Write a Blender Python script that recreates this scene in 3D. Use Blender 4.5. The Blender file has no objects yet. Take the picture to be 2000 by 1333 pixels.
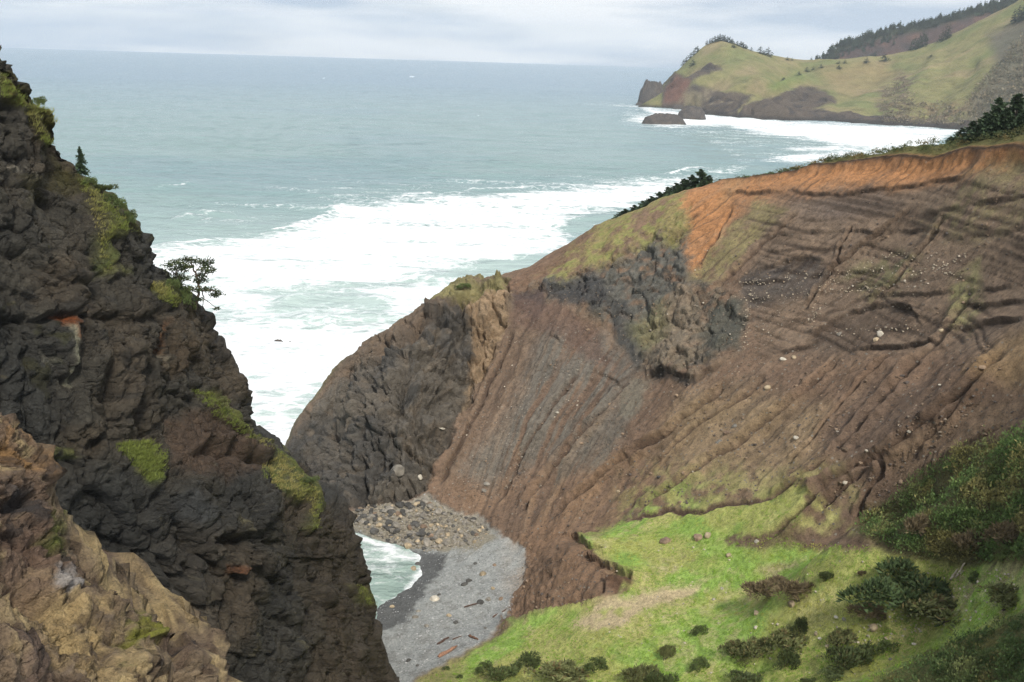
import bpy, math, random
import numpy as np
from mathutils import Vector, Matrix
from mathutils.bvhtree import BVHTree

# ------------------------------------------------------------------ camera, sky, sun, exposure
sc = bpy.context.scene
col = sc.collection
CAM_H = 90.0
F = 1921.0                       # focal length in pixels of the 2000 px wide photograph
PITCH = math.radians(16.07)
ROLL = math.radians(1.79)
_f = np.array([0, math.cos(PITCH), -math.sin(PITCH)])
_U = np.array([0, math.sin(PITCH), math.cos(PITCH)])
_X = np.array([1.0, 0, 0])
_r = math.cos(ROLL) * _X + math.sin(ROLL) * _U
_u = -math.sin(ROLL) * _X + math.cos(ROLL) * _U
cam_d = bpy.data.cameras.new('camera')
cam_d.lens = 36.0 * F / 2000.0
cam_d.sensor_width = 36.0
cam_d.clip_end = 120000
cam_d.clip_start = 0.5
cam = bpy.data.objects.new('camera', cam_d)
col.objects.link(cam)
cam.matrix_world = Matrix(((_r[0], _u[0], -_f[0], 0), (_r[1], _u[1], -_f[1], 0), (_r[2], _u[2], -_f[2], CAM_H), (0, 0, 0, 1)))
sc.camera = cam
sc.view_settings.view_transform = 'Standard'
sc.view_settings.look = 'None'
sc.view_settings.gamma = 1.0
sc.view_settings.exposure = 1.24
sc.view_settings.use_curve_mapping = False
sc.cycles.use_denoising = True
sc.cycles.denoising_input_passes = 'RGB_ALBEDO'
sc.cycles.denoising_prefilter = 'NONE'
sc.cycles.max_bounces = 5
sc.cycles.diffuse_bounces = 3
sc.cycles.volume_bounces = 2

SUN_EL, SUN_AZ = math.radians(48), math.radians(160)      # azimuth clockwise from +Y (view direction)
world = bpy.data.worlds.new('World')
sc.world = world
world.use_nodes = True
wn, wl = world.node_tree.nodes, world.node_tree.links
wn.clear()
out = wn.new('ShaderNodeOutputWorld')
bg = wn.new('ShaderNodeBackground')
sky = wn.new('ShaderNodeTexSky')
sky.sky_type = 'NISHITA'
sky.sun_disc = False
sky.sun_elevation = SUN_EL
sky.sun_rotation = SUN_AZ
sky.air_density = 1.0
sky.dust_density = 2.0
# a broken overcast: soft streaky cloud sheets over the blue, even all the way round
tc = wn.new('ShaderNodeTexCoord')
mp = wn.new('ShaderNodeMapping')
mp.inputs['Scale'].default_value = (1.0, 1.0, 8.0)
mp.inputs['Location'].default_value = (1.3, 0.4, 0.2)
n1 = wn.new('ShaderNodeTexNoise')
n1.inputs['Scale'].default_value = 3.1
n1.inputs['Detail'].default_value = 7
n1.inputs['Roughness'].default_value = 0.55
n1.inputs['Distortion'].default_value = 0.5
r1 = wn.new('ShaderNodeValToRGB')
r1.color_ramp.elements[0].position = 0.30
r1.color_ramp.elements[0].color = (0.72, 0.72, 0.72, 1)
r1.color_ramp.elements[1].position = 0.52
r1.color_ramp.elements[1].color = (0.97, 0.97, 0.97, 1)
n2 = wn.new('ShaderNodeTexNoise')
n2.inputs['Scale'].default_value = 3.4
n2.inputs['Detail'].default_value = 6
r2 = wn.new('ShaderNodeValToRGB')
r2.color_ramp.elements[0].position = 0.42
r2.color_ramp.elements[0].color = (4.0, 4.75, 5.8, 1)
r2.color_ramp.elements[1].position = 0.60
r2.color_ramp.elements[1].color = (8.4, 8.4, 8.4, 1)
mixs = wn.new('ShaderNodeMixRGB')
bg.inputs['Strength'].default_value = 0.056
wl.new(tc.outputs['Generated'], mp.inputs['Vector'])
wl.new(mp.outputs['Vector'], n1.inputs['Vector'])
wl.new(mp.outputs['Vector'], n2.inputs['Vector'])
wl.new(n1.outputs['Fac'], r1.inputs['Fac'])
wl.new(n2.outputs['Fac'], r2.inputs['Fac'])
wl.new(r1.outputs['Color'], mixs.inputs['Fac'])
wl.new(sky.outputs['Color'], mixs.inputs['Color1'])
wl.new(r2.outputs['Color'], mixs.inputs['Color2'])
wl.new(mixs.outputs['Color'], bg.inputs['Color'])
wl.new(bg.outputs['Background'], out.inputs['Surface'])

sun_d = bpy.data.lights.new('sun', 'SUN')
sun_d.energy = 1.5
sun_d.angle = math.radians(10)
sun_d.color = (1.0, 0.95, 0.87)
sun = bpy.data.objects.new('sun', sun_d)
col.objects.link(sun)
_sd = Vector((math.sin(SUN_AZ) * math.cos(SUN_EL), math.cos(SUN_AZ) * math.cos(SUN_EL), math.sin(SUN_EL)))
sun.rotation_euler = (-_sd).to_track_quat('-Z', 'Y').to_euler()
sun.location = (0, 0, 400)

# ------------------------------------------------------------------ helpers: camera geometry
def ray(px, py):
    """direction of a photograph pixel, scaled to horizontal length 1"""
    px = np.asarray(px, float); py = np.asarray(py, float)
    a = (px - 1000.0) / F; b = -(py - 666.5) / F
    d = _f + a[..., None] * _r + b[..., None] * _u
    return d / np.hypot(d[..., 0], d[..., 1])[..., None]

def P(px, py, d):
    q = ray(px, py) * np.asarray(d, float)[..., None]
    q[..., 2] += CAM_H
    return q

def PZ(px, py, z):
    r = ray(px, py)
    return P(px, py, (z - CAM_H) / r[..., 2])

def project(p):
    q = np.asarray(p, float) - np.array([0, 0, CAM_H])
    w = np.maximum(q @ _f, 0.01)
    return 1000 + F * (q @ _r) / w, 666.5 - F * (q @ _u) / w

def S(r, g, b):
    """8-bit display colour -> linear"""
    c = np.array([r, g, b], float) / 255
    return np.where(c <= 0.04045, c / 12.92, ((c + 0.055) / 1.055) ** 2.4)

# ------------------------------------------------------------------ helpers: noise
_rs = np.random.RandomState(7)
_perm = np.concatenate([_rs.permutation(256)] * 3).astype(np.int32)
_grad = _rs.normal(size=(256, 3)); _grad /= np.linalg.norm(_grad, axis=1)[:, None]
_grad = (_grad * 1.5).astype(np.float32)
_r3 = _rs.rand(256, 6).astype(np.float32)

def perlin(p):
    p = np.asarray(p, np.float32)
    i = np.floor(p).astype(np.int32); f = p - i
    i &= 255
    w = f * f * f * (f * (f * 6 - 15) + 10)
    res = 0
    for dx in (0, 1):
        hx = _perm[i[:, 0] + dx]; wx = w[:, 0] if dx else 1 - w[:, 0]
        for dy in (0, 1):
            hy = _perm[hx + i[:, 1] + dy]; wy = wx * (w[:, 1] if dy else 1 - w[:, 1])
            for dz in (0, 1):
                g = _grad[_perm[hy + i[:, 2] + dz]]
                d = g[:, 0] * (f[:, 0] - dx) + g[:, 1] * (f[:, 1] - dy) + g[:, 2] * (f[:, 2] - dz)
                res = res + d * (wy * (w[:, 2] if dz else 1 - w[:, 2]))
    return res

def fbm(p, octv=4, gain=0.5, off=0.0, ridged=False):
    p = np.asarray(p, np.float32) + np.float32(off)
    t = 0; a = 1.0
    for k in range(octv):
        n = perlin(p)
        if ridged: n = 1 - 2 * np.abs(n)
        t = t + a * n
        a *= gain; p = p * np.float32(2.03) + np.float32(17.3)
    return t

def blocks(p, off=0.0):
    """nearest cell: (F1, F2, cell random, tilt term)"""
    p = np.asarray(p, np.float32) + np.float32(off)
    i = np.floor(p).astype(np.int32); f = p - i
    n = len(p)
    F1 = np.full(n, 9, np.float32); F2 = np.full(n, 9, np.float32)
    R = np.zeros(n, np.float32); T = np.zeros(n, np.float32)
    for dx in (-1, 0, 1):
        hx = _perm[(i[:, 0] + dx) & 255]
        for dy in (-1, 0, 1):
            hy = _perm[hx + ((i[:, 1] + dy) & 255)]
            for dz in (-1, 0, 1):
                h = _perm[hy + ((i[:, 2] + dz) & 255)]
                rr = _r3[h]
                vx = f[:, 0] - dx - rr[:, 0]; vy = f[:, 1] - dy - rr[:, 1]; vz = f[:, 2] - dz - rr[:, 2]
                d = np.sqrt(vx * vx + vy * vy + vz * vz)
                near = d < F1
                F2 = np.where(near, F1, np.minimum(F2, d))
                t = vx * (rr[:, 3] - .5) + vy * (rr[:, 4] - .5) + vz * (rr[:, 5] - .5)
                R = np.where(near, rr[:, 3] * .5 + rr[:, 5] * .5, R)
                T = np.where(near, t, T)
                F1 = np.where(near, d, F1)
    return F1, F2, R, T

def sst(x, a, b):
    t = np.clip((x - a) / (b - a), 0, 1)
    return t * t * (3 - 2 * t)

# ------------------------------------------------------------------ helpers: outlines on the ground
def seg_dist(u, v, pts, pad=None):
    """distance to a polyline and how far along it (0..1) the nearest point lies"""
    if pad is not None:
        a = np.array(pts, float)
        m = (u > a[:, 0].min() - pad) & (u < a[:, 0].max() + pad) & (v > a[:, 1].min() - pad) & (v < a[:, 1].max() + pad)
        d = np.full(len(u), 1e4); al = np.zeros(len(u))
        if m.any(): d[m], al[m] = seg_dist(u[m], v[m], pts)
        return d, al
    best = np.full(len(u), 1e9); along = np.zeros(len(u))
    n = len(pts) - 1
    for k in range(n):
        ax, ay = pts[k]; bx, by = pts[k + 1]
        ex, ey = bx - ax, by - ay
        t = np.clip(((u - ax) * ex + (v - ay) * ey) / (ex * ex + ey * ey + 1e-9), 0, 1)
        d = np.hypot(u - ax - t * ex, v - ay - t * ey)
        along = np.where(d < best, (k + t) / n, along)
        best = np.minimum(best, d)
    return best, along

def poly_sd(u, v, pts):
    """signed distance to a closed outline, positive inside"""
    d, _ = seg_dist(u, v, list(pts) + [pts[0]])
    ins = np.zeros(len(u), bool)
    n = len(pts)
    for k in range(n):
        ax, ay = pts[k]; bx, by = pts[(k + 1) % n]
        if ay == by: continue
        c = (ay > v) != (by > v)
        ins ^= c & (u < (bx - ax) * (v - ay) / (by - ay) + ax)
    return np.where(ins, d, -d)

def region(u, v, pts, soft=12):
    a = np.array(pts, float)
    m = (u > a[:, 0].min() - soft) & (u < a[:, 0].max() + soft) & (v > a[:, 1].min() - soft) & (v < a[:, 1].max() + soft)
    w = np.zeros(len(u))
    if m.any(): w[m] = _region(u[m], v[m], pts, soft)
    return w

def _region(u, v, pts, soft):
    return sst(poly_sd(u, v, pts), -soft, soft)

def lay(C, w, c, k=1.0):
    w = np.clip(w * k, 0, 1)[:, None]
    return C * (1 - w) + np.asarray(c)[None, :] * w

# ------------------------------------------------------------------ helpers: meshes
def new_mesh(name, V, faces, mat, attrs=None, smooth=True, normals=None):
    V = np.ascontiguousarray(V, np.float32); faces = np.ascontiguousarray(faces, np.int32)
    me = bpy.data.meshes.new(name)
    nf, k = faces.shape
    me.vertices.add(len(V)); me.vertices.foreach_set('co', V.ravel())
    me.loops.add(nf * k); me.loops.foreach_set('vertex_index', faces.ravel())
    me.polygons.add(nf); me.polygons.foreach_set('loop_start', np.arange(0, nf * k, k, dtype=np.int32))
    me.update(calc_edges=True)
    me.polygons.foreach_set('use_smooth', np.full(nf, smooth))
    for m in (mat if isinstance(mat, (list, tuple)) else [mat]):
        me.materials.append(m)
    for an, a in (attrs or {}).items():
        a = np.asarray(a, np.float32)
        if a.ndim == 2:
            at = me.attributes.new(an, 'FLOAT_COLOR', 'POINT')
            at.data.foreach_set('color', np.concatenate([a, np.ones((len(a), 1), np.float32)], 1).ravel())
        else:
            at = me.attributes.new(an, 'FLOAT', 'POINT')
            at.data.foreach_set('value', a.ravel())
    if normals is not None:
        me.normals_split_custom_set_from_vertices(normals.tolist())
    return me

def link(name, me, parent=None, **props):
    o = bpy.data.objects.new(name, me)
    col.objects.link(o)
    if parent is not None: o.parent = parent
    for k, v in props.items():
        if v: o[k] = v
    return o

def grid_faces(nr, nc):
    a = np.arange(nr * nc).reshape(nr, nc)
    return np.stack([a[:-1, :-1], a[:-1, 1:], a[1:, 1:], a[1:, :-1]], -1).reshape(-1, 4)

def compact(V, faces, attrs):
    used = np.unique(faces)
    m = np.full(len(V), -1, np.int64); m[used] = np.arange(len(used))
    return V[used], m[faces], {k: a[used] for k, a in attrs.items()}, used

def grid_normals(V, nr, nc):
    G = V.reshape(nr, nc, 3)
    n = np.cross(np.gradient(G, axis=1), np.gradient(G, axis=0)).reshape(-1, 3)
    return n / (np.linalg.norm(n, axis=1)[:, None] + 1e-9)

def tps(xy, z, q, smooth=0.0):
    """thin plate spline through scattered heights"""
    s = 100.0
    a = xy / s; b = q / s
    def ker(r2): return 0.5 * r2 * np.log(r2 + 1e-9)
    K = ker(((a[:, None] - a[None]) ** 2).sum(-1)) + smooth * np.eye(len(a))
    Pm = np.c_[np.ones(len(a)), a]
    A = np.block([[K, Pm], [Pm.T, np.zeros((3, 3))]])
    w = np.linalg.solve(A, np.r_[z, 0, 0, 0])
    res = np.empty(len(b))
    for k in range(0, len(b), 60000):
        c = b[k:k + 60000]
        res[k:k + 60000] = ker(((c[:, None] - a[None]) ** 2).sum(-1)) @ w[:-3] + np.c_[np.ones(len(c)), c] @ w[-3:]
    return res

BV = {}
def add_bvh(key, V, nr, nc, st=2):
    G = V.reshape(nr, nc, 3)[::st, ::st]
    f = grid_faces(G.shape[0], G.shape[1])
    BV[key] = BVHTree.FromPolygons(G.reshape(-1, 3).tolist(), f.tolist())

def hit(px, py, keys=None):
    """where the sight line of a photograph pixel meets the ground: (point, normal) or None"""
    d = Vector(ray(px, py)).normalized()
    o = Vector((0, 0, CAM_H)); best = None
    for k in (keys or BV):
        h = BV[k].ray_cast(o, d)
        if h[0] is not None and (best is None or h[3] < best[2]):
            n = h[1] if h[1].dot(d) < 0 else -h[1]
            best = (h[0], n, h[3])
    return best

def drop(x, y, key='land'):
    h = BV[key].ray_cast(Vector((x, y, 500)), Vector((0, 0, -1)))
    return h[0].z if h[0] is not None else 0.0

# ------------------------------------------------------------------ helpers: materials
def material(name):
    m = bpy.data.materials.new(name); m.use_nodes = True
    n = m.node_tree.nodes; l = m.node_tree.links
    return m, n, l, n['Principled BSDF']

def ground_mat(name, scale, var=0.5, bump=0.5, dist=0.2, fine=6.0, rough=0.95, spec=0.15, stone=0.0, stone_scale=2.0, stone_col=(0.42, 0.38, 0.32), crack=0.0, crack_scale=0.5):
    """colour from the ground's own soil map, broken up by three sizes of grain and (if asked) pale stones, with fine relief"""
    m, n, l, b = material(name)
    at = n.new('ShaderNodeAttribute'); at.attribute_name = 'Col'
    tcx = n.new('ShaderNodeTexCoord')
    def noise(sc_, det, rg):
        t = n.new('ShaderNodeTexNoise'); t.inputs['Scale'].default_value = sc_; t.inputs['Detail'].default_value = det; t.inputs['Roughness'].default_value = rg
        l.new(tcx.outputs['Object'], t.inputs['Vector']); return t
    na = noise(scale, 8, 0.7); nb = noise(scale * fine, 4, 0.75); ncx = noise(scale * 0.23, 5, 0.6)
    mul = n.new('ShaderNodeMath'); mul.operation = 'ADD'
    l.new(na.outputs['Fac'], mul.inputs[0]); l.new(nb.outputs['Fac'], mul.inputs[1])
    ad3 = n.new('ShaderNodeMath'); ad3.operation = 'MULTIPLY_ADD'; ad3.inputs[1].default_value = 0.45
    l.new(ncx.outputs['Fac'], ad3.inputs[0]); l.new(mul.outputs[0], ad3.inputs[2])
    mr = n.new('ShaderNodeMapRange')
    mr.inputs['From Min'].default_value = 0.93; mr.inputs['From Max'].default_value = 1.52
    mr.inputs['To Min'].default_value = 1 - var; mr.inputs['To Max'].default_value = 1 + var
    l.new(ad3.outputs[0], mr.inputs['Value'])
    vm = n.new('ShaderNodeVectorMath'); vm.operation = 'SCALE'
    l.new(at.outputs['Color'], vm.inputs[0]); l.new(mr.outputs['Result'], vm.inputs['Scale'])
    last = vm.outputs['Vector']
    hgt = mul.outputs[0]
    if stone > 0:
        vo = n.new('ShaderNodeTexVoronoi'); vo.inputs['Scale'].default_value = stone_scale
        l.new(tcx.outputs['Object'], vo.inputs['Vector'])
        lt = n.new('ShaderNodeMath'); lt.operation = 'LESS_THAN'; lt.inputs[1].default_value = 0.34
        l.new(vo.outputs['Distance'], lt.inputs[0])
        sp_ = n.new('ShaderNodeSeparateColor'); l.new(vo.outputs['Color'], sp_.inputs['Color'])
        pick = n.new('ShaderNodeMath'); pick.operation = 'LESS_THAN'; pick.inputs[1].default_value = stone
        l.new(sp_.outputs['Red'], pick.inputs[0])
        an = n.new('ShaderNodeMath'); an.operation = 'MULTIPLY'
        l.new(lt.outputs[0], an.inputs[0]); l.new(pick.outputs[0], an.inputs[1])
        ast = n.new('ShaderNodeAttribute'); ast.attribute_name = 'stony'
        an2 = n.new('ShaderNodeMath'); an2.operation = 'MULTIPLY'
        l.new(an.outputs[0], an2.inputs[0]); l.new(ast.outputs['Fac'], an2.inputs[1])
        sc2 = n.new('ShaderNodeVectorMath'); sc2.operation = 'SCALE'; sc2.inputs[0].default_value = stone_col
        mg = n.new('ShaderNodeMapRange'); mg.inputs['To Min'].default_value = 0.45; mg.inputs['To Max'].default_value = 1.3
        l.new(sp_.outputs['Green'], mg.inputs['Value']); l.new(mg.outputs['Result'], sc2.inputs['Scale'])
        mxs = n.new('ShaderNodeMixRGB'); l.new(an2.outputs[0], mxs.inputs['Fac']); l.new(last, mxs.inputs['Color1']); l.new(sc2.outputs['Vector'], mxs.inputs['Color2'])
        last = mxs.outputs['Color']
        hh = n.new('ShaderNodeMath'); hh.operation = 'MULTIPLY_ADD'; hh.inputs[1].default_value = 0.8
        l.new(an2.outputs[0], hh.inputs[0]); l.new(mul.outputs[0], hh.inputs[2]); hgt = hh.outputs[0]
    for kk in range(2 if crack > 0 else 0):      # joints: narrow, at two sizes, warped
        wv_ = n.new('ShaderNodeVectorMath'); wv_.operation = 'MULTIPLY_ADD'; wv_.inputs[1].default_value = (0.9 / crack_scale,) * 3
        l.new(ncx.outputs['Color'], wv_.inputs[0]); l.new(tcx.outputs['Object'], wv_.inputs[2])
        ve = n.new('ShaderNodeTexVoronoi'); ve.feature = 'DISTANCE_TO_EDGE'; ve.inputs['Scale'].default_value = crack_scale * (1, 2.9)[kk]
        l.new(wv_.outputs['Vector'], ve.inputs['Vector'])
        ce = n.new('ShaderNodeMapRange'); ce.inputs['From Max'].default_value = 0.07; ce.inputs['To Min'].default_value = -crack * (1, .55)[kk]; ce.inputs['To Max'].default_value = 0.0
        l.new(ve.outputs['Distance'], ce.inputs['Value'])
        ca_ = n.new('ShaderNodeMath'); ca_.operation = 'ADD'; l.new(hgt, ca_.inputs[0]); l.new(ce.outputs['Result'], ca_.inputs[1]); hgt = ca_.outputs[0]
    l.new(last, b.inputs['Base Color'])
    bp = n.new('ShaderNodeBump'); bp.inputs['Strength'].default_value = bump; bp.inputs['Distance'].default_value = dist
    l.new(hgt, bp.inputs['Height']); l.new(bp.outputs['Normal'], b.inputs['Normal'])
    b.inputs['Roughness'].default_value = rough
    b.inputs['Specular IOR Level'].default_value = spec
    return m
# ------------------------------------------------------------------ the cove: slide, bench, beach and rocky point (one height map, cut into pieces)
CPS = []          # (x, y, z)
def cz(px, py, z): CPS.append(PZ(px, py, z))
def cd(px, py, d): CPS.append(P(px, py, d))
RIDGE = [(880, 557, 236), (985, 560, 246), (1100, 488, 247), (1200, 432, 245), (1340, 384, 240), (1460, 352, 228), (1600, 325, 214),
         (1760, 305, 198), (1900, 292, 184), (2000, 284, 172), (2150, 268, 158), (2330, 250, 148)]
for (px, py, d) in RIDGE:
    cd(px, py, d)
    q = P(px, py, d); e = q / np.hypot(q[0], q[1]); e[2] = 0
    far = sst(np.array(px, float), 1300, 1900)
    q2 = q + e * 30; q2[2] = q[2] - (20 - 13 * far); CPS.append(q2)
    q3 = q + e * 95; q3[2] = -8 + 20 * far; CPS.append(q3)
    q4 = q + e * 180; q4[2] = -12; CPS.append(q4)
for a in [(800, 623, 232), (720, 672, 228), (650, 720, 225), (600, 790, 222), (572, 832, 219), (562, 868, 217)]:
    cd(*a)
    q = P(*a); e = q / np.hypot(q[0], q[1]); e[2] = 0
    for dd_, zz_ in ((9, -9), (22, -20), (45, -30)):
        q2 = q + e * dd_; q2[2] = max(q[2] + zz_, -12); CPS.append(q2)
for a in [(500, 800, -10), (520, 700, -10), (640, 620, -10), (760, 560, -10), (530, 880, -9), (520, 940, -8), (570, 960, -4)]: cz(*a)
for a in [(600, 925, 0.5), (640, 965, 1.5), (690, 985, 2.5), (760, 975, 4), (700, 880, 10), (770, 780, 20), (830, 700, 25), (905, 780, 16), (840, 960, 6), (650, 800, 11),
          (830, 1085, 0.3), (815, 1140, 0.3), (765, 1190, 0.4), (700, 1035, 0.3), (720, 1120, -1.8), (760, 1090, -1.2), (640, 1010, -0.8),
          (900, 1100, 2), (950, 1150, 3), (900, 1250, 3), (830, 1300, 3.5), (780, 1330, 3.0), (700, 1280, 0), (960, 1050, 4), (850, 1000, 4), (760, 1000, 3),
          (600, 1100, -3), (500, 1000, -5), (400, 900, -6), (500, 1300, -3),
          (1010, 1180, 4), (1035, 1110, 4.5), (1010, 1060, 5), (1000, 1214, 5),
          (1135, 1060, 15), (1195, 1100, 15.5), (1235, 1130, 16.5), (1190, 1175, 14.5), (1100, 1192, 10.5), (920, 1272, 4.8), (850, 1325, 4.6), (1000, 1300, 8), (1150, 1300, 13),
          (1300, 1010, 18), (1430, 1000, 24), (1560, 1010, 29), (1680, 1030, 35), (1300, 1120, 17), (1500, 1150, 21), (1700, 1130, 27), (1300, 1250, 16), (1500, 1300, 20),
          (1700, 1250, 28), (1850, 1150, 35), (1850, 1290, 36), (1700, 1320, 30), (2000, 1200, 41), (2000, 1333, 43), (1850, 1010, 42), (2000, 980, 47.5), (2000, 860, 51), (2200, 900, 58), (2300, 1200, 55),
          (1200, 1500, 22), (1600, 1500, 34), (2000, 1500, 52), (900, 1500, 8), (800, 1420, 4), (1000, 1400, 9),
          (1000, 960, 7.5), (1100, 960, 12), (1100, 800, 21.5), (1000, 720, 24), (1200, 900, 18.5), (1200, 700, 31), (1340, 560, 45.7), (1330, 800, 29.5), (1500, 800, 35.5), (1500, 560, 50), (1700, 800, 41.5), (1700, 560, 54), (1900, 560, 59.5), (1850, 760, 49.8), (2000, 700, 56), (2000, 560, 62),
          (1180, 1030, 12), (1080, 1050, 8)]: cz(*a)
CPS = np.array(CPS)
az = np.radians(np.concatenate([np.linspace(-26, -16, 30, endpoint=False), np.linspace(-16, 28.6, 730, endpoint=False), np.linspace(28.6, 42, 40)]))
rr = np.concatenate([np.linspace(42, 84, 40, endpoint=False), np.linspace(84, 140, 165, endpoint=False), np.linspace(140, 250, 480, endpoint=False), np.linspace(250, 300, 30, endpoint=False), np.linspace(300, 430, 20)])
NR, NC = len(rr), len(az)
RR, AZ = np.meshgrid(rr, az, indexing='ij')
xy = np.c_[(RR * np.sin(AZ)).ravel(), (RR * np.cos(AZ)).ravel()]
# spline on a coarse polar grid, then interpolated to the fine one
ca = np.linspace(az[0], az[-1], 220); cr = np.linspace(rr[0], rr[-1], 300)
CR, CA = np.meshgrid(cr, ca, indexing='ij')
Zc = tps(CPS[:, :2], CPS[:, 2], np.c_[(CR * np.sin(CA)).ravel(), (CR * np.cos(CA)).ravel()], 1e-4).reshape(300, 220)
fi = (RR - cr[0]) / (cr[1] - cr[0]); fj = (AZ - ca[0]) / (ca[1] - ca[0])
i0 = np.clip(fi.astype(int), 0, 298); j0 = np.clip(fj.astype(int), 0, 218)
fi = fi - i0; fj = fj - j0
Z = (Zc[i0, j0] * (1 - fi) * (1 - fj) + Zc[i0 + 1, j0] * fi * (1 - fj) + Zc[i0, j0 + 1] * (1 - fi) * fj + Zc[i0 + 1, j0 + 1] * fi * fj)
V = np.c_[xy, np.maximum(Z.ravel(), -9)].astype(np.float64)
N0 = grid_normals(V, NR, NC); N0 *= np.sign(N0[:, 2:3])
u, v = project(V)
# how far behind the ridge line (metres), so that nothing meant for the slide lands on its back
rx = np.array([math.atan2(P(a, b, c)[0], P(a, b, c)[1]) for a, b, c in RIDGE]); rd = np.array([c for _, _, c in RIDGE])
# the left end: the point's own skyline
lx = np.array([math.atan2(P(a, b, 1)[0], P(a, b, 1)[1]) for a, b in [(562, 868), (650, 720), (800, 623)]])
crest = np.interp(AZ.ravel(), np.r_[lx, rx], np.r_[217, 225, 232, rd])
behind = RR.ravel() - crest
front = sst(-behind, -6, 3)

ALL = dict(V=V, N=N0)
act = (behind < 16) & (u > 440) & (u < 2180) & (v < 1500) & (V[:, 2] > -7)
lump_all = np.zeros(len(V)); idle = ~act
bu_ = behind; RR_ = RR.ravel()
V, N0, u, v, behind, front, xy = V[act], N0[act], u[act], v[act], behind[act], front[act], xy[act]
p = V.astype(np.float32)
fw1, fw2 = 6 * fbm(p * 0.75, 2, off=5.1), 6 * fbm(p * 0.75, 2, off=9.3)
wu = u + 9 * fbm(p * 0.16, 3, off=3.1) + fw1
wv = v + 9 * fbm(p * 0.16, 3, off=31.7) + fw2

POINT = [(540, 900), (566, 825), (650, 715), (800, 615), (880, 545), (990, 548), (1003, 590), (985, 640), (955, 715), (912, 785), (880, 850), (850, 905), (828, 962), (770, 985), (690, 992), (620, 965)]
KNOB = [(1005, 566), (1130, 530), (1230, 480), (1335, 430), (1345, 500), (1352, 545), (1440, 575), (1456, 640), (1440, 690), (1362, 742), (1262, 738), (1232, 690), (1190, 640), (1110, 590)]
GRASS = [(1138, 1058), (1185, 1035), (1235, 1015), (1430, 985), (1560, 958), (1600, 975), (1520, 1045), (1600, 1075), (1690, 1062), (1760, 1085), (2100, 1120), (2200, 1600), (700, 1600), (800, 1336), (930, 1268), (1000, 1220), (1100, 1190), (1190, 1177), (1238, 1135), (1192, 1092)]
BEACH = [(560, 1040), (690, 1000), (830, 975), (940, 1010), (1000, 1060), (1030, 1080), (1028, 1120), (1005, 1160), (1000, 1200), (930, 1262), (800, 1330), (700, 1500), (400, 1300)]
TAN = [(1120, 1215), (1165, 1185), (1200, 1166), (1300, 1152), (1375, 1142), (1360, 1165), (1260, 1190), (1215, 1225), (1160, 1238)]
SCRUB = [(1672, 1040), (1690, 1000), (1750, 975), (1800, 930), (1870, 880), (2000, 845), (2200, 800), (2200, 1110), (1860, 1110), (1760, 1085)]
SCRUB2 = [(1690, 1345), (1800, 1285), (1920, 1235), (2010, 1195), (2200, 1120), (2300, 1500), (1650, 1500)]

w_point = region(wu, wv, POINT, 7) * front
w_knob = region(wu, wv, KNOB, 20) * front
w_grass = region(wu, wv, GRASS, 9) * front
w_beach = region(wu, wv, BEACH, 5) * front
w_scrub = np.maximum(region(wu, wv, SCRUB, 12), region(wu, wv, SCRUB2, 12)) * front
w_rock = np.maximum(w_point, w_knob * 0.85)
w_soil = np.clip(front - w_rock - w_grass - w_beach - w_scrub, 0, 1)

# ---- relief
dn = np.zeros(len(V))                                      # displacement along the base normal, metres
lump = fbm(p * 0.05, 4, off=2.0)
w_up = region(wu, wv, [(1440, 390), (1900, 345), (2100, 330), (2100, 700), (1840, 690), (1500, 700), (1450, 590), (1480, 470)], 30) * w_soil
dn += (0.9 * w_soil + 0.5 * w_grass + 1.2 * w_rock) * lump * (1 - .7 * w_up)
dn += 0.20 * fbm(p * 0.3, 2, off=4.0, ridged=True) * (w_soil * (1 - .75 * w_up) + 0.5 * w_grass)
dn += 0.07 * fbm(p * 0.9, 1, off=14.0) * (w_soil + w_grass + 0.7 * w_beach)
dn += w_scrub * (0.7 * fbm(p * 0.22, 2, off=33) + .35 * fbm(p * .6, 1, off=34))
# blocky rock
m = w_rock > 0.01
pr = p[m]
pw = pr + 0.9 * np.stack([fbm(pr * 0.25, 3, off=o) for o in (1.1, 22.2, 43.3)], 1)
rockd = np.zeros(m.sum(), np.float32)
for s, a in ((9.0, 4.6), (4.0, 2.8), (1.7, 1.1), (0.8, 0.4)):
    q = pw / s
    q[:, 2] *= 0.62; q[:, 0] += 0.35 * q[:, 2]
    f1, f2, R, T = blocks(q, s * 3)
    rockd += a * (0.9 * (R - .5) + 1.1 * T - 0.35 * (1 - sst(f2 - f1, 0.0, 0.16)))
rockd += 0.9 * fbm(pr * 0.12, 4, off=8.0, ridged=True) - 0.5
tmp = np.zeros(len(V)); tmp[m] = rockd
rimd = sst(-behind, 0, 14)
dn += w_rock * tmp * (0.45 + 0.55 * w_point) * (0.25 + 0.75 * rimd)
dn += 0.9 * w_knob
# ribs and clefts of the point
for pts, wd, dp in [
        ([(806, 690), (770, 722), (755, 761), (720, 800), (690, 850), (655, 905), (640, 960)], 13, 2.0),
        ([(790, 700), (760, 745), (735, 790), (700, 850), (670, 900)], 8, -1.8),
        ([(899, 585), (905, 644), (886, 685), (869, 749), (850, 790)], 8, -3.2),
        ([(925, 600), (925, 660), (915, 700), (900, 740)], 10, 1.5),
        ([(840, 620), (830, 680), (815, 740), (800, 800), (790, 870), (780, 960)], 13, 1.6),
        ([(810, 640), (795, 720), (775, 800), (745, 880), (715, 960)], 10, -2.0),
        ([(878, 770), (892, 778), (905, 790)], 14, -3.5), ([(700, 900), (705, 940), (708, 985)], 10, -3.0),
        ([(850, 830), (835, 880), (830, 930)], 9, 1.5)]:
    d, al = seg_dist(wu, wv, pts, 50)
    dn += dp * np.exp(-(d / wd) ** 2) * w_point
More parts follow.
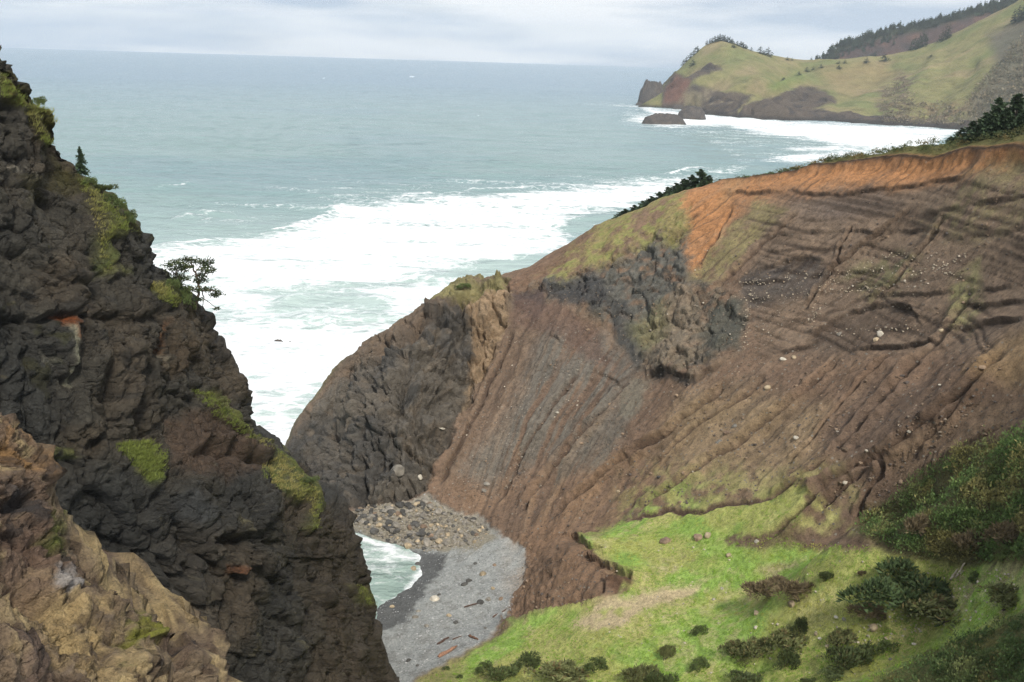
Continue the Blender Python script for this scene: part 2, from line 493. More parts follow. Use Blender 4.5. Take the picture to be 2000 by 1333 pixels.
# rills run down the slide
th = np.radians(np.interp(u, [850, 1000, 1150, 1400, 2000], [70, 62, 52, 42, 40]))
au, av = u - 1350, v - 750
sp = np.stack([(au * np.sin(th) + av * np.cos(th)) * 0.045, (-au * np.cos(th) + av * np.sin(th)) * 0.0035, 0 * u], 1)
sp[:, 0] += 0.5 * fbm(p * 0.06, 3, off=6.6)
st1 = fbm(sp, 3, off=1.7); st2 = fbm(sp * np.array([2.2, 2.4, 1]), 2, off=7.9, ridged=True)
steep = 1 - sst(v, 930, 1010) * sst(u, 1150, 1250)
dn += w_soil * steep * (0.34 * st1 + 0.12 * st2) * (1 - .7 * w_up)
GULL = [([(1905, 560), (1860, 640), (1820, 690), (1780, 730), (1716, 800), (1672, 848), (1608, 908), (1552, 948), (1500, 972)], 6, 1.1),
        ([(1560, 945), (1496, 972), (1440, 984), (1376, 1000), (1300, 1004), (1225, 1018)], 4, 0.32),
        ([(1650, 690), (1590, 745), (1520, 800), (1476, 836), (1436, 876), (1392, 900), (1360, 924), (1332, 948), (1288, 972), (1240, 1008)], 6, 1.0),
        ([(1990, 660), (1930, 720), (1840, 800), (1796, 832), (1776, 852), (1748, 880), (1716, 900), (1680, 916), (1640, 940), (1600, 964), (1572, 996), (1552, 1016), (1520, 1036), (1480, 1056), (1430, 1056)], 8, 1.5),
        ([(1776, 852), (1740, 896), (1728, 932), (1704, 960), (1688, 984), (1672, 1012)], 5, 0.9),
        ([(1600, 1000), (1640, 965), (1690, 930), (1725, 905)], 5, 0.8),
        ([(1440, 740), (1356, 808), (1300, 852), (1252, 880), (1200, 912), (1140, 960), (1080, 1010)], 6, 1.1),
        ([(1790, 400), (1710, 465), (1635, 520), (1600, 560), (1575, 605)], 4, 0.8), ([(1665, 445), (1640, 490), (1632, 520)], 3, 0.6),
        ([(1850, 420), (1800, 490), (1755, 545), (1700, 600)], 4, 0.7), ([(1560, 410), (1500, 470), (1440, 530), (1400, 570)], 4, 0.5),
        ([(1430, 400), (1400, 470), (1365, 520)], 4, 0.5),
        ([(1500, 730), (1430, 790), (1360, 840), (1280, 910)], 4, 0.6), ([(1750, 690), (1690, 750), (1600, 850), (1540, 905)], 4, 0.6),
        ([(1230, 735), (1180, 800), (1120, 870), (1060, 940), (1020, 1000)], 6, 0.9), ([(1130, 720), (1080, 800), (1030, 880), (980, 980)], 5, 0.6),
        ([(1010, 640), (960, 740), (910, 850), (860, 950)], 5, 0.5), ([(1900, 760), (1840, 830), (1790, 890)], 4, 0.6), ([(1960, 830), (1880, 880), (1800, 920)], 3, 0.5)]
gull = np.zeros(len(V))
uu, vv = u + (wu - fw1 - u) * 0.6 + fw1 * .35, v + (wv - fw2 - v) * 0.6 + fw2 * .35
for pts, wd, dp in GULL:
    wd *= 0.8; dp *= 1.45
    d, al = seg_dist(uu, vv, pts, 40)
    tap = sst(al, 0, 0.12) * sst(1 - al, 0, 0.06 if dp < 2 else .28)
    g = np.exp(-(d / wd) ** 2) * tap
    gull = np.maximum(gull, g * min(1, dp * 2))
    dn -= dp * g * front
    dn += (0.35 if dp > .6 else 0) * dp * np.exp(-((d - 2.2 * wd) / wd) ** 2) * tap * front * (0.5 + w_soil)
# harder beds stand out as ledges with an undercut below
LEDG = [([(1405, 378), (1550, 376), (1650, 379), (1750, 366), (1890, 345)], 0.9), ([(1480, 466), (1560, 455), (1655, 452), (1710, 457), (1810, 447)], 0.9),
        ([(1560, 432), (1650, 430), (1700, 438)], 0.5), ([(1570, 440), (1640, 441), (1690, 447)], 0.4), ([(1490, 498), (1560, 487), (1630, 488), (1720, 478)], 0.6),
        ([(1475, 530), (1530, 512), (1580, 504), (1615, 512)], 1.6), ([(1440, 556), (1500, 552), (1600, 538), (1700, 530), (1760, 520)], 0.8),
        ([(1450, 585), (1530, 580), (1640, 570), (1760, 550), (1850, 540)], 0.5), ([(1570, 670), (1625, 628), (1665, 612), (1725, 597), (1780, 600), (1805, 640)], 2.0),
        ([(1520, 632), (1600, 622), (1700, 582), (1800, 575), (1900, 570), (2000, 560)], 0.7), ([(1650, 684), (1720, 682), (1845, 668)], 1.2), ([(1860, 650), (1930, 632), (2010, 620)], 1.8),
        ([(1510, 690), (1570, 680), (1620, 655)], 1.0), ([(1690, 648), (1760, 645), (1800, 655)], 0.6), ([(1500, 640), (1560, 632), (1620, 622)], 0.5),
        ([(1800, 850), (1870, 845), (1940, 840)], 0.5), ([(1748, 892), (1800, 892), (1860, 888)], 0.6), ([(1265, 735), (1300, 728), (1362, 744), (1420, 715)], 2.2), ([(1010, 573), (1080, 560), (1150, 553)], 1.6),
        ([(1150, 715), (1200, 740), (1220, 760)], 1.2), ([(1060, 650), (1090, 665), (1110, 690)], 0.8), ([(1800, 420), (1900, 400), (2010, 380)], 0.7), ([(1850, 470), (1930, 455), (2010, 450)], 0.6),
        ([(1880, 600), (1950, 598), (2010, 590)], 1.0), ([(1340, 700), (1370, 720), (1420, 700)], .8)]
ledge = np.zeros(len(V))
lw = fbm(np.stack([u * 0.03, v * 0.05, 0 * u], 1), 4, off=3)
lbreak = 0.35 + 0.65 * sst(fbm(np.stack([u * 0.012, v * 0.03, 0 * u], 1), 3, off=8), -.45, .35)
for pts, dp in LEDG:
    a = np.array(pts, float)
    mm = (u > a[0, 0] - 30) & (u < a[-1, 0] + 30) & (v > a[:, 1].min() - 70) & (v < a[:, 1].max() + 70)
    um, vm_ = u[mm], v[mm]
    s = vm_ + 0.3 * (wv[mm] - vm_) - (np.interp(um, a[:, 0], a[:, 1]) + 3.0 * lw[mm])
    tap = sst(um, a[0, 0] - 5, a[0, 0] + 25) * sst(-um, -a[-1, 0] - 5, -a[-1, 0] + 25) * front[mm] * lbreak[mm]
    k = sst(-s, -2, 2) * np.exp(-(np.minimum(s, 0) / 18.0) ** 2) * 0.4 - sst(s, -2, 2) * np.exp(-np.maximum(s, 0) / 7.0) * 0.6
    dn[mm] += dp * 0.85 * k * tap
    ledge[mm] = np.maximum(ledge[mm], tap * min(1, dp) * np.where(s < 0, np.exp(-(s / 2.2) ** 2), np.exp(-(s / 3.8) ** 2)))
# thin bedding all over the upper slide
hz = V[:, 2] + 1.2 * fbm(p * 0.03, 3, off=40) + 0.12 * fbm(p * 0.2, 2, off=41)
bed = fbm(np.stack([hz * 1.1, 0 * hz + 3, xy[:, 0] * 0.02], 1), 3, off=12)
w_bed = region(wu, wv, [(1440, 390), (1900, 345), (2100, 330), (2100, 700), (1840, 690), (1500, 700), (1450, 590), (1480, 470)], 30) * front * w_soil
bmask = sst(fbm(p * np.array([.05, .05, .25], np.float32), 3, off=77), -0.45, 0.15)
hz2 = V[:, 2] - 0.035 * xy[:, 0] + 0.3 * fbm(p * 0.02, 2, off=40) + 0.06 * fbm(p * 0.25, 2, off=44)
bl = fbm(np.stack([hz2 * 0.8, 0 * hz2 + 3.3, 0 * hz2], 1), 2, off=18)
bline = np.exp(-(bl / 0.12) ** 2) * bmask * w_bed
bed = np.clip(bl * 1.3, -1, 1)
dn += w_bed * bmask * (0.17 * bed - 0.2 * np.exp(-(bl / 0.15) ** 2))
# the broken front of the bench
SCARP = [(1130, 1050), (1150, 1065), (1185, 1072), (1150, 1085), (1188, 1100), (1240, 1128), (1232, 1140), (1190, 1130), (1186, 1165), (1160, 1180), (1080, 1193), (1010, 1212), (985, 1216)]
d, al = seg_dist(uu, vv, SCARP, 120)
sgn = np.sign(poly_sd(uu, vv, SCARP + [(985, 1100), (1050, 1040)]))     # + on the brown side
dn += front * np.where(sgn > 0, -1.5 * sst(d, -1, 4) * np.exp(-d / 16), 0.5 * np.exp(-(d / 14) ** 2))
fl = fbm(np.stack([(u * 0.55 + v * 0.83) * 0.05, (u * 0.83 - v * 0.55) * 0.012, 0 * u], 1), 4, off=55, ridged=True)
w_front = region(wu, wv, SCARP + [(1000, 1180), (1035, 1110), (1010, 1050), (1090, 1010)], 14) * front
dn += 0.5 * fl * w_front
dn += 0.9 * region(wu, wv, [(1196, 1118), (1222, 1124), (1236, 1140), (1206, 1146)], 5) * 0
# beach: a soft berm
dn += 0.25 * w_beach * fbm(p * 0.2, 2, off=90)
# the overhanging turf lip along the top of the scar
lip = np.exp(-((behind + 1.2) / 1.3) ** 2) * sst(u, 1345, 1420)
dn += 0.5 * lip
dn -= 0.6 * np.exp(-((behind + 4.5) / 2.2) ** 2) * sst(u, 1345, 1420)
dn += sst(behind, 0, 8) * (1.0 * lump + 0.3 * fbm(p * 0.4, 3))
V = V + N0 * dn[:, None]
V[:, 2] = np.maximum(V[:, 2], -9)
stony = np.clip(w_soil * (0.5 + 0.8 * sst(v, 560, 760)) + 0.5 * w_knob + 0.25 * w_grass + w_beach, 0, 1)

# ---- soils
_S0 = S
def S(r, g, b):
    c = _S0(r, g, b) * np.array([1.60, 1.54, 1.32]); return c + (c.mean() - c) * 0.24
C = np.tile(S(108, 86, 70), (len(V), 1))
nz = fbm(p * 0.09, 4, off=61); nz2 = fbm(p * 0.4, 3, off=63)
C = lay(C, sst(nz, 0.1, 0.8), S(92, 76, 66), 0.7)
C = lay(C, sst(-nz, 0.1, 0.8), S(122, 97, 76), 0.6)
reg = lambda pts, s=14: region(wu, wv, pts, s)
C = lay(C, reg([(1335, 385), (1420, 355), (1600, 318), (1760, 298), (2010, 275), (2010, 312), (1890, 352), (1740, 372), (1600, 380), (1490, 392), (1430, 430), (1400, 480), (1362, 537), (1338, 527), (1332, 450)], 18), S(158, 106, 54), 0.95)
C = lay(C, reg([(1420, 358), (1500, 345), (1560, 350), (1480, 375), (1440, 400), (1400, 410)], 10) * sst(st1, -.3, .5), S(156, 116, 70), 0.6)
C = lay(C, w_up, S(116, 99, 84), .6)
C = lay(C, reg([(1550, 385), (1720, 372), (1760, 400), (1640, 440), (1560, 420)], 22), S(94, 82, 78), 0.7)
C = lay(C, reg([(1480, 385), (1545, 408), (1500, 450), (1440, 520), (1395, 562), (1345, 552), (1372, 520), (1425, 450)], 9) * sst(nz2, -.9, .2), S(122, 112, 72), 0.9)
C = lay(C, reg([(1890, 345), (2010, 300), (2010, 430), (1890, 480), (1800, 440)], 25) * sst(nz2, -.6, .4), S(120, 110, 74), 0.8)
C = lay(C, reg([(1640, 545), (1740, 488), (1800, 500), (1780, 560), (1700, 590)], 20) * sst(nz2, -.4, .5), S(112, 112, 70), 0.7)
C = lay(C, reg([(1870, 540), (1915, 500), (1920, 600), (1890, 650), (1845, 645)], 14) * sst(nz2, -.6, .3), S(118, 118, 70), 0.7)
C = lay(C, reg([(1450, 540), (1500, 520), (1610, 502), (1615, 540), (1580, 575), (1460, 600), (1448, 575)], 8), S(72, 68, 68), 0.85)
C = lay(C, reg([(1500, 530), (1590, 508), (1600, 520), (1520, 535)], 5), S(40, 36, 38), 0.8)  # shade of the overhang, painted dark into the scarp colour
C = lay(C, reg([(1580, 660), (1640, 618), (1780, 600), (1800, 650), (1700, 680), (1600, 690)], 10), S(84, 70, 60), 0.7)
C = lay(C, reg([(1330, 780), (1480, 760), (1620, 800), (1600, 890), (1480, 960), (1300, 960), (1280, 900)], 40), S(132, 112, 84), 0.75)
C = lay(C, reg([(1600, 850), (1700, 760), (1850, 760), (1860, 870), (1700, 1050), (1600, 1010), (1640, 930)], 25), S(94, 77, 66), 0.7)
C = lay(C, reg([(1880, 720), (1960, 660), (2100, 620), (2100, 760), (1960, 760)], 20), S(128, 104, 72), 0.8)
C = lay(C, reg([(1760, 870), (1900, 800), (2100, 760), (2100, 860), (1870, 890), (1750, 960)], 20), S(120, 98, 76), 0.7)
C = lay(C, reg([(1030, 940), (1150, 880), (1330, 880), (1280, 980), (1130, 1060), (1030, 1040)], 25) * sst(st1, -.6, .4), S(118, 93, 70), 0.8)
C = lay(C, reg([(985, 600), (1060, 620), (1010, 760), (900, 940), (850, 960), (900, 800)], 14) * 1.0, S(104, 86, 72), 0.7)
C = lay(C, reg([(1060, 640), (1180, 650), (1240, 720), (1200, 800), (1080, 900), (960, 960), (900, 920), (1000, 800)], 25) * sst(st1 + 0.4 * st2, -.25, .35), S(94, 91, 87), 0.85)
C = lay(C, reg([(1180, 820), (1260, 770), (1190, 900), (1060, 960), (1100, 890)], 12) * sst(st1, -.5, .3), S(84, 86, 84), 0.7)
C = lay(C, w_front, S(100, 79, 62), 0.85)
C = lay(C, w_front * sst(fl, -.3, .8), S(124, 96, 74), 0.5)
C = lay(C, w_soil * sst(st1, 0.15, 0.8), S(130, 108, 88), 0.35)
C = lay(C, w_soil * sst(-st1, 0.15, 0.8), S(82, 68, 60), 0.45)
C = lay(C, w_bed * sst(bed, 0.1, 0.7), S(98, 84, 73), 0.3)
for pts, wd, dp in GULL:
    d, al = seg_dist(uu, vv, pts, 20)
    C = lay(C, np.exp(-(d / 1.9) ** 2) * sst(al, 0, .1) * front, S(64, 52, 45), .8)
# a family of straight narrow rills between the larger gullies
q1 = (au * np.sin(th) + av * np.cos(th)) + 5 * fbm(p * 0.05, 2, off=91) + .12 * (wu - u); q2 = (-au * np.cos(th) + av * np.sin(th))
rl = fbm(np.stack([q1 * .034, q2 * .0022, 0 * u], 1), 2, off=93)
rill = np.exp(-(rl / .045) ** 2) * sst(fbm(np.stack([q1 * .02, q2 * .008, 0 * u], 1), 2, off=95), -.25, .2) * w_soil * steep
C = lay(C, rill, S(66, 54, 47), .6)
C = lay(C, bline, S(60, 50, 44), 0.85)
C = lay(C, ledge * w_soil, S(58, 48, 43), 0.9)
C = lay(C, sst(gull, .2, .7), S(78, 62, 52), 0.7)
# bare rock of the knob and the point
C = lay(C, w_knob * sst(nz2, -.5, .3), S(100, 92, 80), 0.8)
C = lay(C, reg([(1225, 505), (1300, 440), (1342, 455), (1350, 545), (1300, 600), (1262, 650), (1235, 715), (1200, 650), (1150, 590), (1060, 572), (1060, 545), (1150, 540)], 12) * sst(nz2 + .4 * nz, -.9, .1), S(82, 82, 80), 0.95)
C = lay(C, w_knob * sst(fbm(p * .5, 3, off=88), .05, .5), S(62, 62, 62), 0.7)
C = lay(C, reg([(1262, 728), (1300, 726), (1362, 742), (1362, 756), (1300, 745), (1262, 742)], 6), S(44, 42, 42), .8)  # dark rim ledge at the knob's base, its black shadow painted in
C = lay(C, reg([(1238, 735), (1262, 745), (1262, 790), (1235, 822), (1205, 815), (1215, 770)], 7), S(104, 98, 88), .85)
C = lay(C, reg([(985, 565), (1050, 565), (1075, 600), (1050, 625), (1000, 605)], 9), S(68, 58, 60), .85)
C = lay(C, reg([(1050, 560), (1170, 540), (1200, 570), (1180, 610), (1100, 595)], 10), S(58, 58, 62), 0.85)
C = lay(C, reg([(1180, 590), (1225, 600), (1260, 690), (1240, 720), (1200, 650)], 9), S(64, 64, 66), 0.8)
C = lay(C, reg([(1385, 600), (1450, 590), (1450, 680), (1400, 705), (1370, 680)], 12), S(74, 76, 72), 0.85)
C = lay(C, reg([(1260, 640), (1350, 560), (1380, 640), (1350, 720), (1280, 720)], 18), S(112, 100, 86), 0.75)
C = lay(C, reg([(1230, 640), (1300, 590), (1310, 640), (1250, 690)], 16), S(104, 102, 66), 0.6)
C = lay(C, reg([(1000, 590), (1090, 590), (1160, 640), (1200, 720), (1130, 690), (1060, 650), (1000, 640)], 12), S(92, 72, 64), 0.7)
C = lay(C, w_point, S(88, 82, 76), 1.0)
C = lay(C, w_point * sst(nz, -.2, .4), S(66, 65, 66), 0.8)
C = lay(C, w_point * sst(-nz2, 0.1, .7), S(104, 92, 80), 0.55)
C = lay(C, w_point * sst(-(wv - np.interp(wu, [560, 650, 800, 880], [860, 745, 655, 590])), -25, 20), S(104, 86, 70), 0.75)
C = lay(C, reg([(903, 565), (1000, 572), (990, 640), (955, 720), (905, 785), (925, 700), (925, 640)], 7), S(142, 118, 90), 0.9)
C = lay(C, w_point * reg([(830, 590), (880, 540), (995, 545), (985, 575), (930, 590), (880, 585)], 10), S(122, 116, 70), 0.9)
C = lay(C, w_point * sst(V[:, 2], 5, 1), S(52, 50, 50), 0.7)
# shoulder turf
turf = np.maximum(reg([(1090, 500), (1180, 425), (1345, 375), (1342, 440), (1330, 480), (1250, 478), (1150, 530), (1080, 545), (1050, 540)], 12) * sst(nz2 + nz, -.7, .3), 0)
C = lay(C, turf, S(124, 114, 66), 0.9)
C = lay(C, turf * sst(nz2, .0, .5), S(112, 122, 52), 0.5)
C = lay(C, reg([(985, 560), (1100, 488), (1185, 435), (1140, 480), (1080, 525), (1010, 570)], 6), S(104, 80, 64), 0.8)
# grass
g1 = fbm(p * 0.11, 4, off=70); g2 = fbm(p * 0.6, 3, off=71); g3 = fbm(p * 0.035, 3, off=72)
Cg = np.tile(S(146, 144, 74), (len(V), 1))
Cg = lay(Cg, sst(g1 + g3, -.1, .6), S(122, 152, 54), 0.9)
Cg = lay(Cg, sst(-g1, .05, .7), S(160, 150, 92), 0.85)
Cg = lay(Cg, sst(g2, .25, .8), S(98, 122, 50), 0.6)
Cg = lay(Cg, sst(-g2 + g3, .35, .9), S(158, 146, 104), 0.6)
thin = sst(v, 880, 1010) * sst(u, 1180, 1300) * sst(1680 - u, -40, 60) * sst(nz2 + 0.5 * nz, -.5, .4) * w_soil * front
w_gr = np.maximum(w_grass, thin * 0.8) * (1 - 0.92 * sst(gull, .25, .55))
C = C * (1 - w_gr[:, None]) + np.array([1.14, 1.24, 1.1]) * Cg * w_gr[:, None]
C = lay(C, reg(TAN, 9) * sst(nz2, -.8, -.1), S(182, 162, 128), 0.9)
C = lay(C, reg([(1260, 1100), (1330, 1085), (1345, 1110), (1290, 1120)], 10) * sst(nz2, -.3, .4), S(170, 160, 120), 0.6)
C = lay(C, reg([(1480, 1110), (1560, 1095), (1565, 1110), (1510, 1125)], 8), S(168, 150, 116), 0.7)
C = lay(C, w_grass * sst(v, 1270, 1330) * sst(1100 - u, 0, 200) * sst(nz, -.3, .5), S(122, 106, 72), 0.7)
C = lay(C, reg([(1200, 1118), (1228, 1124), (1240, 1142), (1200, 1160), (1186, 1140)], 5), S(92, 68, 52), 0.9)
C = lay(C, reg([(1430, 1050), (1540, 1030), (1680, 1050), (1690, 1065), (1560, 1075), (1450, 1066)], 8), S(104, 84, 68), 0.8)
for pts, wd in [([(1740, 890), (1716, 900), (1680, 916), (1640, 940), (1600, 964), (1572, 996), (1552, 1016), (1520, 1036), (1480, 1054), (1430, 1058)], 10), ([(1728, 932), (1704, 960), (1688, 984), (1672, 1012), (1640, 1040)], 9), ([(1640, 1045), (1560, 1060), (1690, 1062)], 11), ([(1560, 945), (1496, 970), (1440, 984), (1376, 999), (1300, 1004), (1225, 1018)], 4), ([(1332, 948), (1288, 972), (1240, 1008)], 5)]:
    d, al = seg_dist(wu, wv, pts, 40)
    C = lay(C, sst(-d, -wd * 1.5, -wd * .6) * sst(nz2 + 1.0, 0, .6), S(104, 84, 70), .9)
C = lay(C, sst(gull, .3, .7) * sst(v, 930, 1000), S(80, 64, 53), 0.85)
C = lay(C, w_scrub, S(84, 84, 46), 0.9)
C = lay(C, reg([(1790, 1120), (2100, 1110), (2100, 1190), (1960, 1215), (1840, 1215), (1800, 1180)], 18) * sst(nz2, -.3, .5), S(140, 126, 98), 0.7)
# beach
Cb = np.tile(S(124, 128, 132), (len(V), 1))
Cb = lay(Cb, sst(nz2, 0, .6), S(108, 109, 111), 0.7)
Cb = lay(Cb, sst(u, 960, 1030) * sst(nz, -.4, .4), S(140, 126, 114), 0.8)
wet = region(wu, wv, [(700, 1040), (835, 1085), (885, 1080), (860, 1120), (838, 1150), (805, 1195), (765, 1230), (640, 1250), (600, 1000)], 7)
Cb = lay(Cb, wet, S(74, 76, 80), 0.95)
Cb = lay(Cb, region(wu, wv, [(600, 1020), (690, 990), (830, 975), (940, 1010), (975, 1050), (930, 1072), (880, 1075), (800, 1070), (700, 1045)], 9), S(116, 110, 98), 0.95)
Cb = lay(Cb, sst(-V[:, 2], -0.1, 1.0), S(96, 108, 100), 0.9)
C = C * (1 - w_beach[:, None]) + Cb * w_beach[:, None]
# the hidden back of the ridge and its lip: turf and low scrub
bk = sst(behind, -1.5, 1.5) * (1 - w_point)
C = lay(C, bk, S(92, 92, 48), 0.95)
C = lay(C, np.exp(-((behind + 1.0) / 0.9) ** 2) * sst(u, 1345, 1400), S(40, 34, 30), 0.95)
C = lay(C, sst(-V[:, 2], 0, 1.5) * (1 - w_beach), S(52, 54, 52), 0.9)

def back(full, part):
    full[act] = part
    return full
V = back(ALL['V'].copy(), V)
hid = np.tile(S(96, 92, 56), (len(V), 1)); hid[V[:, 2] < 1.5] = S(56, 56, 54)
C = back(hid, C); stony = back(np.zeros(len(V)), stony)
w_beach, w_point, w_grass, w_scrub, behind = [back(np.zeros(len(V)), q) if q is not behind else bu_ for q in (w_beach, w_point, w_grass, w_scrub, behind)]
add_bvh('land', V, NR, NC, 3)
Fc = grid_faces(NR, NC)
zmax = V[Fc, 2].max(1)
keep = zmax > -2.5
fb = w_beach[Fc].mean(1) > 0.5
fp = (w_point[Fc].mean(1) > 0.5) | ((AZ.ravel()[Fc].mean(1) < math.radians(-1.0)) & (behind[Fc].mean(1) > -3))
fg = np.maximum(w_grass, w_scrub)[Fc].mean(1) > 0.5
M_SOIL = ground_mat('slide soil', 1.1, var=0.55, bump=1.0, dist=0.3, fine=5, stone=0.10, stone_scale=1.9, stone_col=(0.26, 0.23, 0.19))
M_TURF = ground_mat('turf', 1.8, var=0.55, bump=1.0, dist=0.3, fine=4, stone=0.03, stone_scale=1.8, stone_col=(0.3, 0.27, 0.22))
M_SHIN = ground_mat('beach shingle', 2.4, var=0.55, bump=0.9, dist=0.2, fine=3, rough=0.85, spec=0.25, stone=0.22, stone_scale=2.6, stone_col=(0.4, 0.4, 0.39))
M_ROCK = ground_mat('point rock', 0.8, var=0.5, bump=1.0, dist=0.45, fine=5, rough=0.85, spec=0.3, crack=0.35, crack_scale=0.22)
S = _S0
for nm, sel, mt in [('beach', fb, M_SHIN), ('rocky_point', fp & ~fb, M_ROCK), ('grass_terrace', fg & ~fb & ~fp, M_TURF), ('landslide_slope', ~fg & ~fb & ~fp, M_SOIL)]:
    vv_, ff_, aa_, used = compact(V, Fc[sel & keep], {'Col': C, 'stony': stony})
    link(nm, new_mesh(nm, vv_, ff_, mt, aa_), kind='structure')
# ------------------------------------------------------------------ the sea: flat out to the horizon, swell and breakers as relief, foam where it lies
sa = np.radians(np.concatenate([np.linspace(-75, -30, 20, endpoint=False), np.linspace(-30, 30, 390, endpoint=False), np.linspace(30, 75, 21)]))
sr = np.concatenate([np.linspace(100, 230, 90, endpoint=False), np.linspace(230, 900, 320, endpoint=False), np.geomspace(900, 3000, 130, endpoint=False), np.geomspace(3000, 17200, 40)])
SR, SA = np.meshgrid(sr, sa, indexing='ij')
sV = np.c_[(SR * np.sin(SA)).ravel(), (SR * np.cos(SA)).ravel(), np.zeros(SR.size)]
su, sv = project(sV)
sp3 = sV.astype(np.float32)
# swell comes in along the view, crests nearly across it
sw = np.stack([sV[:, 0] * 0.006, sV[:, 1] * 0.035 + sV[:, 0] * 0.004, 0 * su], 1)
sw[:, 1] += 0.5 * fbm(sp3 * 0.004, 2, off=4)
swell = fbm(sw, 3, off=2.2, ridged=True)
chop = fbm(np.stack([sV[:, 0] * 0.05, sV[:, 1] * 0.14, 0 * su], 1), 3, off=3.3)
dist = SR.ravel()
h = 1.6 * swell * sst(dist, 230, 330) + 0.34 * chop
foam = np.zeros(len(su))
swu = su + 14 * fbm(sp3 * 0.02, 4, off=1) * np.clip(400 / dist, .1, 1.5)
swv = sv + 9 * fbm(sp3 * 0.02, 4, off=21) * np.clip(400 / dist, .1, 1.5)
MAIN = [(240, 500), (300, 488), (420, 478), (540, 455), (620, 420), (660, 400), (760, 388), (900, 378), (1080, 366), (1230, 352), (1340, 345), (1400, 370), (1260, 405), (1180, 428), (1120, 438), (1120, 480), (1080, 505), (1000, 520), (870, 545), (740, 560), (640, 575), (560, 580), (470, 590), (400, 640), (300, 640), (240, 560)]
SURF = [(1140, 204), (1250, 207), (1290, 213), (1440, 226), (1600, 239), (1760, 246), (1900, 254), (1840, 275), (1830, 290), (1760, 300), (1640, 292), (1560, 275), (1500, 270), (1420, 252), (1300, 252), (1225, 240), (1230, 228), (1270, 224), (1240, 212)]
def fadd(w, pts, soft):
    global foam
    foam = np.maximum(foam, w * region(swu, swv, pts, soft))
fadd(0.76, MAIN, 30); fadd(0.42, MAIN, 60); fadd(0.80, SURF, 12)
fadd(0.36, [(1220, 200), (1450, 225), (1900, 250), (1860, 320), (1600, 330), (1450, 330), (1380, 280), (1200, 250)], 14)
for a_ in ([(1420, 255), (1560, 262), (1700, 270), (1820, 272), (1820, 282), (1650, 282), (1480, 268)], [(1500, 290), (1620, 288), (1760, 292), (1740, 300), (1560, 300)]): fadd(0.7, a_, 6)
fadd(0.66, [(1470, 316), (1560, 300), (1640, 294), (1760, 285), (1800, 300), (1700, 318), (1560, 326)], 9)
fadd(0.42, [(1130, 370), (1330, 330), (1480, 322), (1440, 350), (1330, 380), (1150, 460), (1050, 530)], 18)
fadd(0.68, [(300, 560), (560, 575), (860, 545), (1080, 510), (1000, 560), (900, 600), (700, 720), (600, 850), (560, 950), (400, 900), (300, 700)], 30)
fadd(0.78, [(420, 780), (520, 700), (640, 690), (680, 720), (600, 800), (560, 890), (520, 900)], 45)
fadd(0.76, [(460, 620), (560, 600), (640, 640), (720, 650), (660, 700), (520, 700), (440, 680)], 35)
fadd(0.30, [(300, 420), (600, 330), (900, 330), (1200, 310), (1200, 380), (620, 440), (300, 500)], 50)
foam -= 0.30 * region(swu, swv, [(535, 600), (600, 580), (690, 572), (770, 582), (740, 612), (640, 622), (560, 618)], 22)
foam -= 0.28 * region(swu, swv, [(850, 545), (960, 520), (1060, 515), (1010, 550), (940, 565)], 16)
foam -= 0.25 * region(swu, swv, [(1070, 445), (1180, 425), (1150, 455), (1100, 465)], 9)
strk = fbm(np.stack([sV[:, 0] * 0.008, sV[:, 1] * 0.05 + .004 * sV[:, 0], 0 * su], 1), 4, off=61)
foam += (0.24 * strk) * (foam > .25)
h += 0.5 * strk * (dist < 900) * sst(foam, .2, .5) * sst(dist, 230, 330)
# breakers: (crest line, height, white lip)
BREAK = [([(290, 375), (340, 368), (390, 362)], 1.6, .5), ([(330, 440), (370, 428), (420, 420), (470, 418)], 1.8, .5), ([(430, 366), (480, 362)], 1.2, .4), ([(540, 600), (600, 588), (680, 586), (760, 592)], 1.9, .3),
         ([(575, 628), (610, 632), (650, 640), (670, 630)], 1.5, 1.1), ([(1500, 318), (1560, 310), (1610, 302)], 1.6, .9), ([(900, 378), (1020, 370), (1120, 366)], 1.3, .6),
         ([(520, 462), (580, 450), (630, 425), (680, 402)], 1.5, 1.0), ([(310, 487), (360, 482), (430, 476)], 1.2, .9), ([(780, 388), (860, 382)], 1.2, .8),
         ([(1440, 290), (1500, 285), (1540, 283)], 1.3, .4), ([(880, 255), (960, 250), (1010, 252)], 1.4, .2), ([(1290, 345), (1340, 335), (1390, 330)], 1.3, .8)]
for pts, hh, lipw in BREAK:
    a = np.array(pts, float)
    lv = np.interp(su, a[:, 0], a[:, 1]); s = sv - lv + 2.5 * fbm(sp3 * 0.05, 2, off=a[0, 0])
    tap = sst(su, a[0, 0] - 10, a[0, 0] + 25) * sst(-su, -a[-1, 0] - 10, -a[-1, 0] + 25)
    k = np.clip(dist / 450.0, .35, 5)
    h += hh * tap * np.where(s < 0, np.exp(-(s * k / 9) ** 2), np.exp(-(s * k / 6.0) ** 2))
    foam = np.maximum(foam, min(lipw, .85) * tap * np.exp(-((s - 1.0) * k / 2.4) ** 2))
    foam -= 0.2 * tap * np.where(s > 2, np.exp(-((s - 7) * k / 6) ** 2), 0) * (lipw < .85)
# whitecaps, far apart
cap = fbm(np.stack([sV[:, 0] * 0.03, sV[:, 1] * 0.11, 0 * su], 1), 3, off=33)
foam = np.maximum(foam, 0.8 * sst(cap + 0.35 * fbm(sp3 * 0.003, 2, off=5), 0.98, 1.2) * sst(dist, 300, 500))
